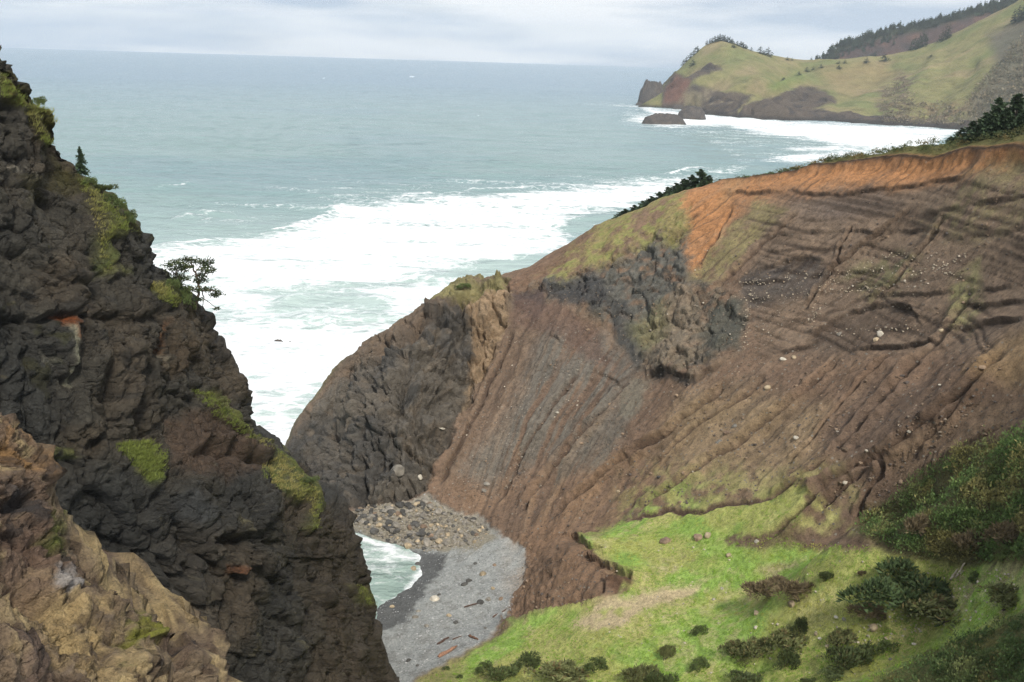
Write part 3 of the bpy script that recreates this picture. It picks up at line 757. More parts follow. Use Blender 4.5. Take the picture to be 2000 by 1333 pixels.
# the little inlet at the beach
INL = [(640, 1000), (700, 1040), (840, 1080), (835, 1110), (820, 1140), (770, 1200), (600, 1260), (500, 1100)]
w_in = region(swu, swv, INL, 10)
dsh, _ = seg_dist(swu, swv, [(700, 1036), (770, 1066), (832, 1086), (822, 1120), (806, 1150), (765, 1192)])
foam = np.where(dist < 215, np.maximum(foam * 0, w_in * (0.36 + 0.36 * np.exp(-(dsh / 13) ** 2)) + 0.12 * region(swu, swv, [(690, 1040), (760, 1060), (790, 1090), (740, 1120), (700, 1110)], 15)), foam)
h = np.where(dist < 215, 0.10 * chop + 0.12 * fbm(sp3 * 0.4, 3, off=8), h)
h += 0.10 * foam * fbm(sp3 * 0.25, 3, off=11)
tp = np.clip(sst(dist, 150, 215) * 0.0 + w_in, 0, 1)
shallow = sst(sv, 330, 620)
Cw = np.tile(S(128, 152, 150), (len(su), 1))
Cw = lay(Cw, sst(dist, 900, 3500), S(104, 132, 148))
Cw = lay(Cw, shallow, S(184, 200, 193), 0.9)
Cw = lay(Cw, tp, S(146, 166, 156), 0.95)
Cw = lay(Cw, sst(fbm(sp3 * 0.0035, 3, off=9), 0, .7), S(116, 142, 150), 0.45)
sV[:, 2] = h * np.clip(1, 0, 1)
m, n, l, b = material('sea water')
at = n.new('ShaderNodeAttribute'); at.attribute_name = 'Col'
af = n.new('ShaderNodeAttribute'); af.attribute_name = 'foam'
tcx = n.new('ShaderNodeTexCoord')
def nz_node(sx, sy, scale, det, dst=0.0, rg=0.6):
    mpx = n.new('ShaderNodeMapping'); mpx.inputs['Scale'].default_value = (sx, sy, 1)
    t = n.new('ShaderNodeTexNoise'); t.inputs['Scale'].default_value = scale; t.inputs['Detail'].default_value = det; t.inputs['Distortion'].default_value = dst; t.inputs['Roughness'].default_value = rg
    l.new(tcx.outputs['Object'], mpx.inputs['Vector']); l.new(mpx.outputs['Vector'], t.inputs['Vector'])
    return t
fa = nz_node(0.5, 1.0, 0.07, 10, 1.2, 0.68)
fbn = nz_node(0.7, 1.0, 0.45, 6, 1.5, 0.68)
mpv = n.new('ShaderNodeMapping'); mpv.inputs['Scale'].default_value = (0.6, 1, 1)
wrp = n.new('ShaderNodeMixRGB'); wrp.inputs['Fac'].default_value = 0.72
nwp = n.new('ShaderNodeTexNoise'); nwp.inputs['Scale'].default_value = 0.16; nwp.inputs['Detail'].default_value = 4
l.new(tcx.outputs['Object'], nwp.inputs['Vector'])
vadd = n.new('ShaderNodeVectorMath'); vadd.operation = 'MULTIPLY_ADD'; vadd.inputs[1].default_value = (9, 9, 0)
l.new(nwp.outputs['Color'], vadd.inputs[0]); l.new(tcx.outputs['Object'], vadd.inputs[2]); l.new(vadd.outputs['Vector'], mpv.inputs['Vector'])
vor = n.new('ShaderNodeTexVoronoi'); vor.feature = 'DISTANCE_TO_EDGE'; vor.inputs['Scale'].default_value = 0.22
l.new(mpv.outputs['Vector'], vor.inputs['Vector'])
lace = n.new('ShaderNodeMapRange'); lace.inputs['From Min'].default_value = 0.0; lace.inputs['From Max'].default_value = 0.22; lace.inputs['To Min'].default_value = 0.16; lace.inputs['To Max'].default_value = -0.06
l.new(vor.outputs['Distance'], lace.inputs['Value'])
m1 = n.new('ShaderNodeMath'); m1.operation = 'MULTIPLY_ADD'; m1.inputs[1].default_value = 0.95        # coarse
l.new(fa.outputs['Fac'], m1.inputs[0]); l.new(af.outputs['Fac'], m1.inputs[2])
m2 = n.new('ShaderNodeMath'); m2.operation = 'MULTIPLY_ADD'; m2.inputs[1].default_value = 0.55        # fine
l.new(fbn.outputs['Fac'], m2.inputs[0]); l.new(m1.outputs[0], m2.inputs[2])
fc_ = nz_node(0.8, 1.0, 1.7, 4, 1.0, 0.65)
m3 = n.new('ShaderNodeMath'); m3.operation = 'MULTIPLY_ADD'; m3.inputs[1].default_value = 0.4
l.new(fc_.outputs['Fac'], m3.inputs[0]); l.new(m2.outputs[0], m3.inputs[2])
thr = n.new('ShaderNodeMath'); thr.operation = 'ADD'
l.new(m3.outputs[0], thr.inputs[0]); l.new(lace.outputs['Result'], thr.inputs[1])                      # mean = attr + 0.80
fr = n.new('ShaderNodeMapRange'); fr.interpolation_type = 'SMOOTHSTEP'
fr.inputs['From Min'].default_value = 1.36; fr.inputs['From Max'].default_value = 1.80
l.new(thr.outputs[0], fr.inputs['Value'])
mc = n.new('ShaderNodeMixRGB'); mc.inputs['Color2'].default_value = (0.86, 0.87, 0.86, 1)
l.new(fr.outputs['Result'], mc.inputs['Fac']); l.new(at.outputs['Color'], mc.inputs['Color1'])
l.new(mc.outputs['Color'], b.inputs['Base Color'])
rm = n.new('ShaderNodeMapRange'); rm.inputs['To Min'].default_value = 0.22; rm.inputs['To Max'].default_value = 0.9
l.new(fr.outputs['Result'], rm.inputs['Value']); l.new(rm.outputs['Result'], b.inputs['Roughness'])
b.inputs['IOR'].default_value = 1.33
c1 = nz_node(0.45, 1.0, 0.16, 6, 0.3, 0.6); c2 = nz_node(0.6, 1.0, 0.02, 4, 0.2)
ad = n.new('ShaderNodeMath'); ad.operation = 'MULTIPLY_ADD'; ad.inputs[1].default_value = 2.5
l.new(c2.outputs['Fac'], ad.inputs[0]); l.new(c1.outputs['Fac'], ad.inputs[2])
bp = n.new('ShaderNodeBump'); bp.inputs['Strength'].default_value = 1.0; bp.inputs['Distance'].default_value = 3.6
l.new(ad.outputs[0], bp.inputs['Height']); l.new(bp.outputs['Normal'], b.inputs['Normal'])
M_SEA = m
sF = grid_faces(len(sr), len(sa))
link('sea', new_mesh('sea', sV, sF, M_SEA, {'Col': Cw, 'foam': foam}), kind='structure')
# ------------------------------------------------------------------ rock walls on the left: wrapped sheets of rock with blocky relief
def wall(name, edge, back_d, rows, cols, amp, scales, paint, mat, u_left=-420, vmax=1900, vmin=-260, zmin=-3.0, e_scale=160.0, lump_s=0.07, lump_a=1.1, wrap=45.0):
    """edge: (v, u of the skyline, distance at the skyline, distance well inside the face)"""
    ed = np.array(edge, float)
    vs = np.interp(np.linspace(0, 1, rows), [0, .06, .94, 1] if vmax > 1500 else [0, .1, .9, 1], [vmin, max(vmin, -40), 1400, vmax])
    back = 14
    # columns: from the far left to the skyline, then round the back
    s = np.linspace(0, 1, cols)
    G = np.zeros((rows, cols + back, 3))
    for k, vv in enumerate(vs):
        ue = np.interp(vv, ed[:, 0], ed[:, 1]); de = np.interp(vv, ed[:, 0], ed[:, 2]); di = np.interp(vv, ed[:, 0], ed[:, 3])
        lo = min(u_left, ue - 60)
        uu = lo + (ue - lo) * s
        e = ue - uu
        dd = de - (de - di) * (1 - np.exp(-e / e_scale)) - 0.006 * e
        G[k, :cols] = P(uu, np.full(cols, vv), dd)
        t = np.linspace(0, 1, back + 1)[1:]
        q0 = G[k, cols - 1]
        dirv = q0 / np.hypot(q0[0], q0[1]); dirv[2] = 0
        side = np.array([-dirv[1], dirv[0], 0])
        G[k, cols:] = q0 + dirv * (wrap * t ** 1.5 + 1.5 * t)[:, None] + side * (wrap * 0.55 * t ** 2)[:, None]
    Vw = G.reshape(-1, 3)
    rws, cl = rows, cols + back
    Nw = grid_normals(Vw, rws, cl)
    tocam = np.array([0, 0, CAM_H]) - Vw
    if np.mean((Nw * tocam).sum(1)[: (rws * cl)]) < 0: Nw = -Nw
    uw, vw = project(Vw)
    pw = Vw.astype(np.float32)
    wp = pw + np.float32(scales[0][0] * 0.09) * np.stack([fbm(pw / scales[0][0] * 1.3, 3, off=o) for o in (1.1, 22.2, 43.3)], 1)
    disp = lump_a * fbm(pw * lump_s, 4, off=5.5)
    rocky, extra = paint['relief'](uw, vw, pw)
    rk = np.zeros(len(pw))
    crack = np.zeros(len(pw))
    for s_, a_ in scales:
        q = wp / s_
        q = np.stack([q[:, 0] + 0.15 * q[:, 2], q[:, 1], q[:, 2] * 0.8 - 0.3 * q[:, 0]], 1)
        f1, f2, R, T = blocks(q, s_ * 2.3)
        cr = 1 - sst(f2 - f1, 0.0, 0.13)
        rk += a_ * (0.7 * (R - .5) + 1.5 * T - 0.2 * cr)
        crack = np.maximum(crack, cr * min(1.0, a_ / scales[1][1]))
    disp = disp + amp * rk * rocky + extra
    Vw = Vw + Nw * disp[:, None]
    Cw_ = paint['soil'](uw, vw, pw, rk, crack) * paint.get('gain', 1.0)
    add_bvh(name, Vw, rws, cl, 2)
    fc = grid_faces(rws, cl)
    fc = fc[Vw[fc, 2].max(1) > zmin]
    a, b_, at_, _ = compact(Vw, fc, {'Col': Cw_})
    me = new_mesh(name, a, b_, mat, at_)
    return me, Vw, uw, vw

# the dark basalt wall
L_EDGE = [(-300, -190, 90, 86), (-60, -45, 90, 84), (30, -5, 90, 83), (75, 22, 90, 83), (150, 50, 91, 83), (190, 74, 92, 83), (240, 106, 93, 83), (290, 130, 94, 83), (340, 148, 95, 83), (370, 182, 96, 83), (420, 235, 98, 83),
          (460, 266, 99, 83), (520, 300, 101, 82), (560, 338, 103, 82), (605, 376, 104, 82), (660, 410, 105, 82), (700, 434, 106, 82), (750, 460, 107, 82), (800, 488, 108, 82), (860, 520, 110, 82),
          (885, 556, 111, 82), (930, 598, 112, 82), (960, 636, 113, 82), (1030, 680, 114, 82), (1090, 702, 115, 82), (1120, 705, 116, 82), (1180, 728, 117, 82), (1260, 752, 118, 82), (1333, 766, 119, 82), (1420, 800, 120, 82), (1900, 860, 122, 78)]
GP = {  # turf on ledges
    'long': [(375, 765), (410, 770), (455, 808), (500, 850), (540, 872), (565, 905), (612, 950), (630, 985), (600, 985), (560, 965), (520, 940), (505, 905), (530, 900), (545, 885), (500, 865), (470, 850), (420, 815)],
    'mid': [(222, 870), (290, 862), (325, 885), (318, 930), (300, 945), (268, 920), (250, 895)],
    'top': [(0, 140), (22, 175), (60, 205), (95, 215), (112, 250), (92, 240), (50, 215), (20, 195), (0, 190)],
    'upper': [(62, 215), (75, 245), (100, 285), (92, 290), (68, 255), (52, 222)],
    'shoulder': [(150, 345), (190, 372), (240, 430), (262, 455), (230, 450), (205, 470), (220, 530), (200, 520), (190, 440), (165, 385)],
    'tuft': [(292, 555), (322, 555), (350, 590), (345, 605), (310, 585)], 'low': [(605, 975), (625, 985), (622, 1040), (610, 1030)], 'lower': [(692, 1140), (712, 1150), (735, 1185), (715, 1180)],
    'nest': [(180, 505), (205, 515), (240, 545), (215, 540)], 'dark': [(95, 875), (135, 880), (140, 900), (105, 895)]}
def l_relief(u, v, p):
    wu_, wv_ = u + 10 * fbm(p * 0.3, 3, off=1), v + 10 * fbm(p * 0.3, 3, off=2)
    gr = np.zeros(len(u))
    for k in GP: gr = np.maximum(gr, region(wu_, wv_, GP[k], 10))
    soil = region(wu_, wv_, [(330, 820), (400, 800), (470, 850), (540, 900), (500, 930), (400, 930), (340, 900)], 18)
    ex = np.zeros(len(u))
    def line(pts, wd, dp):
        d, al = seg_dist(wu_, wv_, pts, 60)
        return dp * np.exp(-(d / wd) ** 2)
    ex += line([(0, 635), (60, 625), (130, 622), (200, 620), (260, 630), (330, 610)], 8, -1.0)
    ex += line([(0, 605), (100, 600), (220, 596), (320, 590)], 14, 0.4)
    ex += line([(60, 700), (75, 740), (120, 762), (140, 740)], 12, -0.8)
    ex += line([(260, 1150), (300, 1090), (330, 1110), (365, 1170), (400, 1190)], 8, -1.5)
    ex += line([(330, 1130), (350, 1150), (345, 1180)], 10, 1.2)
    ex += line([(400, 880), (470, 890), (530, 905)], 11, -1.6)
    ex += line([(390, 870), (450, 868), (520, 880)], 12, 1.3)
    ex += line([(300, 940), (335, 965), (345, 1000)], 7, 1.3)
    ex += line([(355, 965), (375, 1040), (410, 1110), (470, 1160)], 9, -1.3)
    ex += line([(440, 1060), (500, 1050), (560, 1065)], 10, -1.5)
    ex += line([(620, 1050), (640, 1140), (625, 1240), (640, 1333)], 10, -1.2)
    ex += line([(510, 1170), (540, 1200), (590, 1230)], 9, -1.2)
    ex += line([(130, 330), (180, 420), (250, 500)], 12, 0.9)
    ex += line([(0, 480), (60, 510), (130, 540), (200, 575)], 8, -0.9)
    # steps that stand out above a shadowed foot
    bed = fbm(np.stack([p[:, 2] * 0.32 - 0.12 * p[:, 0] + 0.5 * fbm(p * 0.08, 2, off=3), 0 * u, p[:, 0] * 0.02], 1), 3, off=19)
    return (1 - 0.85 * np.maximum(gr, 0.6 * soil)), ex + 0.7 * gr + 0.2 * bed * (1 - gr)
def l_soil(u, v, p, rk, crack):
    n1_ = fbm(p * 0.08, 4, off=3); n2_ = fbm(p * 0.45, 4, off=13); n3_ = fbm(p * 1.4, 3, off=23)
    Cc = np.tile(S(98, 90, 80), (len(u), 1))
    Cc = lay(Cc, sst(n1_, -.1, .5), S(80, 77, 73), .9)
    Cc = lay(Cc, sst(-n1_, 0.0, .6), S(114, 98, 82), .8)
    Cc = lay(Cc, sst(n2_, .1, .7), S(70, 66, 63), .7)
    Cc = lay(Cc, sst(v, 900, 980) * (1 - sst(u + (v - 1000) * .5, 420, 560)), S(76, 73, 70), .6)
    Cc = lay(Cc, sst(u - np.interp(v, [900, 1333], [560, 640]), -40, 60) * sst(v, 930, 1050), S(102, 87, 73), .7)
    wu_, wv_ = u + 10 * fbm(p * 0.3, 3, off=1), v + 10 * fbm(p * 0.3, 3, off=2)
    R_ = lambda pts, s=12: region(wu_, wv_, pts, s)
    Cc = lay(Cc, R_([(330, 820), (400, 800), (470, 850), (540, 900), (500, 930), (400, 930), (340, 900)], 16), S(116, 92, 76), .85)
    Cc = lay(Cc, R_([(120, 830), (180, 820), (200, 880), (160, 900), (120, 880)], 16), S(108, 92, 74), .7)
    Cc = lay(Cc, R_([(290, 640), (350, 620), (385, 700), (360, 740), (300, 730)], 12) * sst(n2_, -.6, .3), S(116, 96, 76), .8)
    Cc = lay(Cc, R_([(300, 640), (318, 630), (322, 690), (305, 700)], 6) * sst(n3_, -.2, .5), S(150, 96, 56), .7)
    Cc = lay(Cc, R_([(0, 320), (90, 330), (120, 350), (60, 370), (0, 365)], 8) * sst(n3_ + .4 * n2_, .2, .6), S(176, 162, 146), .9)
    Cc = lay(Cc, R_([(0, 350), (130, 350), (180, 400), (60, 410), (0, 400)], 14) * sst(n2_, -.2, .5), S(100, 92, 56), .6)
    Cc = lay(Cc, R_([(350, 970), (380, 950), (420, 1000), (400, 1020), (360, 1010)], 10), S(98, 98, 100), .5)
    Cc = lay(Cc, sst(n3_ + n2_ * .5, .75, 1.0) * sst(v, 300, 400), S(128, 116, 96), .6)
    Cc = lay(Cc, sst(n1_ + n3_ * .4, .45, .8) * sst(v, 1050, 1150), S(116, 102, 78), .5)
    # seepage stains
    Cc = lay(Cc, R_([(108, 622), (142, 620), (140, 640), (132, 662), (122, 655), (112, 640)], 4) * sst(n3_, -.9, .0), S(166, 92, 48), .95)
    d, al = seg_dist(u + 3 * n2_, v, [(126, 640), (130, 675), (132, 700), (136, 725), (141, 755)])
    Cc = lay(Cc, np.exp(-(d / (6.5 - 4 * al)) ** 2) * sst(n3_, -1.0, -.1), S(196, 186, 160), .9)
    Cc = lay(Cc, R_([(85, 690), (110, 700), (105, 712), (86, 706)], 5), S(150, 142, 128), .6)
    d, al = seg_dist(u + 4 * n2_, v, [(310, 690), (312, 720)])
    Cc = lay(Cc, np.exp(-(d / 4) ** 2), S(176, 158, 136), .7)
    for (a, b_) in [((505, 1240), (500, 1285)), ((470, 1010), (490, 1030)), ((590, 1240), (592, 1280))]:
        d, al = seg_dist(u + 5 * n2_, v, [a, b_])
        Cc = lay(Cc, np.exp(-(d / 6) ** 2) * sst(n3_, -.4, .3), S(160, 146, 112), .7)
    Cc = lay(Cc, R_([(400, 1160), (420, 1155), (425, 1190), (405, 1200)], 8) * sst(n3_, -.5, .2), S(140, 128, 112), .6)
    Cc = lay(Cc, R_([(455, 1110), (485, 1100), (488, 1118), (460, 1125)], 5), S(140, 88, 56), .7)
    # turf and moss
    Cgr = np.tile(S(134, 132, 70), (len(u), 1))
    Cgr = lay(Cgr, sst(n2_, -.2, .5), S(112, 124, 60), .8)
    Cgr = lay(Cgr, sst(n3_, .0, .6), S(156, 146, 78), .5)
    gw = np.zeros(len(u))
    for k in GP: gw = np.maximum(gw, region(wu_, wv_, GP[k], 8) * (1.0 if k in ('long', 'mid', 'top') else 0.75))
    gw = gw * sst(n3_ + .6 * n2_, -1.0, -.1)
    Cgr2 = lay(Cgr, sst(350 - v, 0, 150), S(134, 120, 56), .6)
    Cc = Cc * (1 - gw[:, None]) + Cgr2 * gw[:, None]
    moss = sst(n2_ + .5 * n1_, .55, .9) * (1 - sst(v, 500, 950))
    Cc = lay(Cc, moss, S(98, 94, 48), .7)
    edge_u = np.interp(v, [e[0] for e in L_EDGE], [e[1] for e in L_EDGE])
    Cc = lay(Cc, sst(u - edge_u, -60, -10) * sst(500 - v, 0, 120) * sst(n2_, -.5, .3), S(104, 96, 44), .7)
    return Cc
M_BAS = ground_mat('basalt', 1.3, var=0.6, bump=1.0, dist=0.28, fine=6, rough=0.8, spec=0.3, crack=0.8, crack_scale=0.42)
cl_me, clV, clu, clv = wall('cliff', L_EDGE, 0, 620, 330, 1.0, [(12.0, 1.9), (6.0, 1.8), (2.6, 1.1), (1.05, 0.5), (0.55, 0.24)], {'relief': l_relief, 'soil': l_soil, 'gain': np.array([.55, .59, .575])}, M_BAS, vmax=1900)
link('cliff', cl_me, kind='structure')

# the ochre outcrop just below the viewpoint
N_EDGE = [(500, -420, 34, 30), (700, -160, 33, 29), (820, 0, 32, 28), (870, 56, 32, 28), (930, 80, 32, 27.5), (985, 90, 31.6, 27), (1070, 148, 31, 26.5), (1120, 198, 31, 26), (1165, 240, 30.8, 26), (1200, 288, 30.6, 25.5), (1230, 320, 30.5, 25),
          (1265, 350, 30.3, 25), (1275, 368, 30, 25), (1290, 432, 29.5, 24.5), (1333, 452, 29, 24), (1450, 500, 28.5, 23), (1900, 640, 27, 20)]
def n_relief(u, v, p):
    ex = np.zeros(len(u))
    wu_, wv_ = u + 14 * fbm(p * 0.8, 3, off=1), v + 14 * fbm(p * 0.8, 3, off=2)
    def line(pts, wd, dp):
        d, al = seg_dist(wu_, wv_, pts, 80); return dp * np.exp(-(d / wd) ** 2)
    ex += line([(95, 1120), (115, 1150), (130, 1165)], 20, 0.55) + line([(85, 1165), (115, 1180), (140, 1172)], 8, -0.6)
    ex += line([(70, 930), (60, 990), (75, 1040)], 22, 0.5) + line([(0, 1000), (40, 985)], 14, -0.5)
    ex += line([(330, 1265), (350, 1285), (360, 1333)], 10, -0.6)
    ex += line([(0, 1180), (60, 1160), (90, 1185)], 16, -0.4) + line([(210, 1190), (260, 1230), (300, 1290)], 26, 0.35) + line([(170, 1210), (200, 1270), (230, 1333)], 14, -0.35)
    fine = 0.10 * fbm(p * np.array([1.6, 1.6, 4.5]), 4, off=7, ridged=True)
    return np.full(len(u), 1.0) * (0.55 + 0.5 * sst(fbm(p * 0.5, 3, off=9), -.4, .4)), ex + fine
def n_soil(u, v, p, rk, crack):
    n1_ = fbm(p * 0.28, 4, off=3); n2_ = fbm(p * 1.2, 4, off=13); n3_ = fbm(p * 4.0, 3, off=23)
    Cc = np.tile(S(140, 122, 98), (len(u), 1))
    Cc = lay(Cc, sst(n1_, -.05, .4), S(112, 94, 80), .85)
    Cc = lay(Cc, sst(-n1_, .15, .6), S(188, 164, 118), .9)
    Cc = lay(Cc, sst(n2_, .1, .6), S(86, 72, 60), .75)
    Cc = lay(Cc, sst(-n2_, .2, .7), S(190, 168, 122), .6)
    Cc = lay(Cc, sst(n3_ + .5 * n2_, .4, .8), S(120, 108, 98), .5)
    wu_, wv_ = u + 16 * fbm(p * 0.9, 3, off=1), v + 16 * fbm(p * 0.9, 3, off=2)
    R_ = lambda pts, s=14: region(wu_, wv_, pts, s)
    Cc = lay(Cc, R_([(0, 820), (60, 860), (85, 930), (60, 930), (0, 900)], 16) * sst(n2_, -.5, .3), S(178, 138, 88), .7)
    Cc = lay(Cc, R_([(0, 1020), (80, 1040), (120, 1110), (90, 1190), (0, 1180)], 24), S(120, 98, 84), .7)
    Cc = lay(Cc, R_([(90, 1110), (115, 1105), (142, 1150), (135, 1168), (100, 1165)], 6), S(168, 162, 156), .85)
    Cc = lay(Cc, R_([(80, 1010), (110, 1020), (150, 1070), (120, 1095), (85, 1080)], 10), S(94, 104, 44), .85)
    Cc = lay(Cc, R_([(240, 1180), (285, 1190), (300, 1270), (270, 1290), (225, 1270)], 14) * sst(n2_, -.3, .3), S(128, 132, 44), .8)
    Cc = lay(Cc, R_([(0, 1290), (80, 1270), (110, 1333), (0, 1400)], 20), S(132, 112, 98), .7)
    Cc = lay(Cc, R_([(100, 1190), (200, 1190), (240, 1280), (160, 1333), (100, 1280)], 20) * sst(-n2_, -.3, .4), S(176, 150, 104), .6)
    Cc = lay(Cc, sst(n2_ + n1_, .75, 1.1), S(70, 64, 60), .8)
    Cc = lay(Cc, crack * sst(n2_, -.5, .5), S(84, 66, 50), .4)
    Cc = lay(Cc, R_([(0, 955), (40, 965), (60, 1000), (20, 1005), (0, 1000)], 8), S(76, 72, 70), .8)
    return Cc
M_OCH = ground_mat('ochre rock', 3.2, var=0.5, bump=1.0, dist=0.12, fine=5, rough=0.9, spec=0.2, crack=0.4, crack_scale=1.6)
nr_me, nrV, nru, nrv = wall('rock_outcrop', N_EDGE, 0, 340, 230, 0.62, [(3.0, 0.9), (1.3, 0.75), (0.6, 0.55), (0.28, 0.3), (0.14, 0.12)], {'relief': n_relief, 'soil': n_soil, 'gain': .95}, M_OCH, u_left=-420, vmax=1900, vmin=500, zmin=45, e_scale=200, lump_s=0.3, lump_a=0.5, wrap=9.0)
link('rock_outcrop', nr_me, kind='structure')
# ------------------------------------------------------------------ the far headland and the wooded ridge behind it
FP = []
def fz(px, py, z): FP.append(PZ(px, py, z))
def fd(px, py, d): FP.append(P(px, py, d))
SHORE = [(1268, 206), (1300, 207), (1345, 214), (1400, 220), (1450, 224), (1520, 230), (1600, 238), (1700, 245), (1800, 250), (1870, 256), (1960, 268), (2080, 285)]
for (a, b_) in SHORE:
    fz(a, b_, 0.5); q = PZ(a, b_, 0.0) * np.array([.9, .9, 0]); q[2] = -25; FP.append(q); q = q * np.array([.82, .82, 1]); q[2] = -40; FP.append(q); q = q * np.array([.75, .75, 1]); FP.append(q)
for a in [(1300, 165, 2230), (1320, 140, 2280), (1350, 108, 2320), (1390, 84, 2340), (1410, 80, 2345), (1440, 90, 2350), (1470, 103, 2380), (1500, 110, 2420), (1560, 117, 2480), (1620, 117, 2480), (1700, 112, 2450), (1790, 97, 2420), (1830, 84, 2430), (1870, 62, 2450), (1900, 48, 2460), (1950, 22, 2470), (2000, -6, 2480), (2100, -60, 2500), (2250, -120, 2500)]:
    fd(*a)
    q = P(*a); k = 1 + 260 / a[2]; q2 = q * np.array([k, k, 1]); q2[2] = q[2] - 60 if a[0] > 1330 else -10; FP.append(q2)
    k = 1 + 620 / a[2]; q3 = q * np.array([k, k, 1]); q3[2] = -30; FP.append(q3)
for a in [(1230, 190), (1240, 150)]:
    q = P(a[0], 150, 2250); q[2] = -40; FP.append(q)
for a in [(1345, 170, 2080), (1380, 140, 2130), (1440, 165, 1960), (1470, 150, 2010), (1360, 150, 2110), (1400, 190, 1960), (1330, 190, 2070), (1440, 200, 1880), (1500, 195, 1830), (1545, 176, 1800), (1590, 178, 1760), (1630, 190, 1730), (1540, 205, 1730), (1600, 215, 1650), (1660, 205, 1700), (1700, 220, 1640), (1560, 145, 2090), (1620, 145, 2060), (1700, 150, 1990), (1500, 140, 2160),
          (1700, 180, 1800), (1800, 180, 1780), (1800, 220, 1580), (1800, 130, 2050), (1900, 100, 2100), (1900, 170, 1800), (1900, 225, 1520), (1950, 60, 2250), (2000, 100, 2050), (2000, 200, 1600), (2100, 150, 1700), (2200, 100, 1800), (1960, 240, 1440), (2100, 250, 1350)]:
    px_, py_, d_ = a
    if px_ > 1500:                                   # lay the right hill back evenly between its shore and its crest
        sx_ = np.array(SHORE, float); ysh = float(np.interp(px_, sx_[:, 0], sx_[:, 1])); dsh_ = float(np.hypot(*PZ(px_, ysh, 0.0)[:2]))
        ycr = float(np.interp(px_, [1500, 1560, 1620, 1700, 1790, 1830, 1900, 2000, 2100, 2250], [110, 117, 117, 112, 97, 84, 48, -6, -60, -120]))
        cliffy = 25 if 1520 < px_ < 1670 and py_ > 165 else 0
        d_ = dsh_ + 25 + (2440 - dsh_) * ((ysh - py_) / (ysh - ycr)) ** 1.15 - cliffy
    fd(px_, py_, d_)
FP = np.array(FP)
fa_ = np.radians(np.linspace(6.2, 36, 440)); frr = np.concatenate([np.linspace(1300, 2560, 300, endpoint=False), np.linspace(2560, 3100, 30)])
FR, FA = np.meshgrid(frr, fa_, indexing='ij')
fxy = np.c_[(FR * np.sin(FA)).ravel(), (FR * np.cos(FA)).ravel()]
ca = np.linspace(fa_[0], fa_[-1], 200); cr = np.linspace(frr[0], frr[-1], 200)
CR, CA = np.meshgrid(cr, ca, indexing='ij')
Zc = tps(FP[:, :2] / 8, FP[:, 2], np.c_[(CR * np.sin(CA)).ravel(), (CR * np.cos(CA)).ravel()] / 8, 1e-5).reshape(200, 200)
fi = (FR - cr[0]) / (cr[1] - cr[0]); fj = (FA - ca[0]) / (ca[1] - ca[0])
i0 = np.clip(fi.astype(int), 0, 198); j0 = np.clip(fj.astype(int), 0, 198); fi = fi - i0; fj = fj - j0
Zf = (Zc[i0, j0] * (1 - fi) * (1 - fj) + Zc[i0 + 1, j0] * fi * (1 - fj) + Zc[i0, j0 + 1] * (1 - fi) * fj + Zc[i0 + 1, j0 + 1] * fi * fj)
fV = np.c_[fxy, np.maximum(Zf.ravel(), -30)]
fN = grid_normals(fV, len(frr), len(fa_)); fN *= np.sign(fN[:, 2:3])
fu, fv = project(fV)
fp3 = fV.astype(np.float32)
fwu = fu + 5 * fbm(fp3 * 0.02, 3, off=1) ; fwv = fv + 4 * fbm(fp3 * 0.02, 3, off=2)
Rf = lambda pts, s=4: region(fwu, fwv, pts, s)
cl1 = Rf([(1290, 215), (1295, 165), (1320, 140), (1345, 150), (1385, 125), (1408, 125), (1408, 138), (1370, 150), (1345, 165), (1340, 185), (1345, 215)], 4)
cl2 = Rf([(1320, 222), (1335, 180), (1350, 165), (1380, 172), (1420, 180), (1460, 185), (1475, 195), (1440, 215), (1440, 230)], 5)
cl3 = Rf([(1435, 232), (1450, 212), (1500, 195), (1560, 172), (1600, 174), (1634, 190), (1634, 200), (1590, 212), (1700, 228), (1800, 234), (1900, 240), (2100, 255), (2100, 330), (1800, 310), (1700, 256)], 4)
crg = np.maximum(np.maximum(cl1, cl2), cl3)
rid = fbm(fp3 * np.array([.012, .012, .004]), 4, off=4, ridged=True); f1, f2, R, T = blocks(fp3 / np.array([30, 30, 45], np.float32), 3)
fdn = 5 * fbm(fp3 * 0.006, 4, off=3) + crg * (6 * rid - 4 + 9 * (R - .5) + 8 * T) + 1.6 * fbm(fp3 * 0.03, 3, off=6)
for pts, wd, dp in [([(1470, 195), (1520, 168), (1570, 150), (1640, 132), (1700, 122)], 9, 9), ([(1480, 185), (1530, 155), (1590, 138)], 8, -7), ([(1640, 200), (1700, 160), (1740, 130)], 14, -7), ([(1800, 225), (1850, 180), (1900, 130)], 12, -9), ([(1740, 215), (1790, 170), (1830, 120)], 14, 8), ([(1880, 230), (1940, 160), (2000, 100)], 12, 9)]:
    d, al = seg_dist(fwu, fwv, pts); fdn += dp * np.exp(-(d / wd) ** 2)
fV = fV + fN * (fdn * sst(fV[:, 2], -1, 14))[:, None]
fV[:, 2] = np.maximum(fV[:, 2], -30)
n1_ = fbm(fp3 * 0.012, 4, off=31); n2_ = fbm(fp3 * 0.045, 4, off=33)
Cf = np.tile(S(124, 119, 72), (len(fV), 1))
Cf = lay(Cf, sst(n1_, -.1, .5), S(108, 114, 64), .8)
Cf = lay(Cf, sst(-n1_, .1, .7), S(138, 122, 86), .8)
Cf = lay(Cf, sst(n2_, .2, .8), S(104, 98, 62), .6)
Cf = lay(Cf, Rf([(1590, 145), (1720, 120), (1760, 140), (1700, 170), (1640, 180)], 14), S(138, 116, 78), .6)
Cf = lay(Cf, Rf([(1500, 165), (1560, 140), (1570, 160), (1500, 185)], 10), S(100, 122, 50), .6)
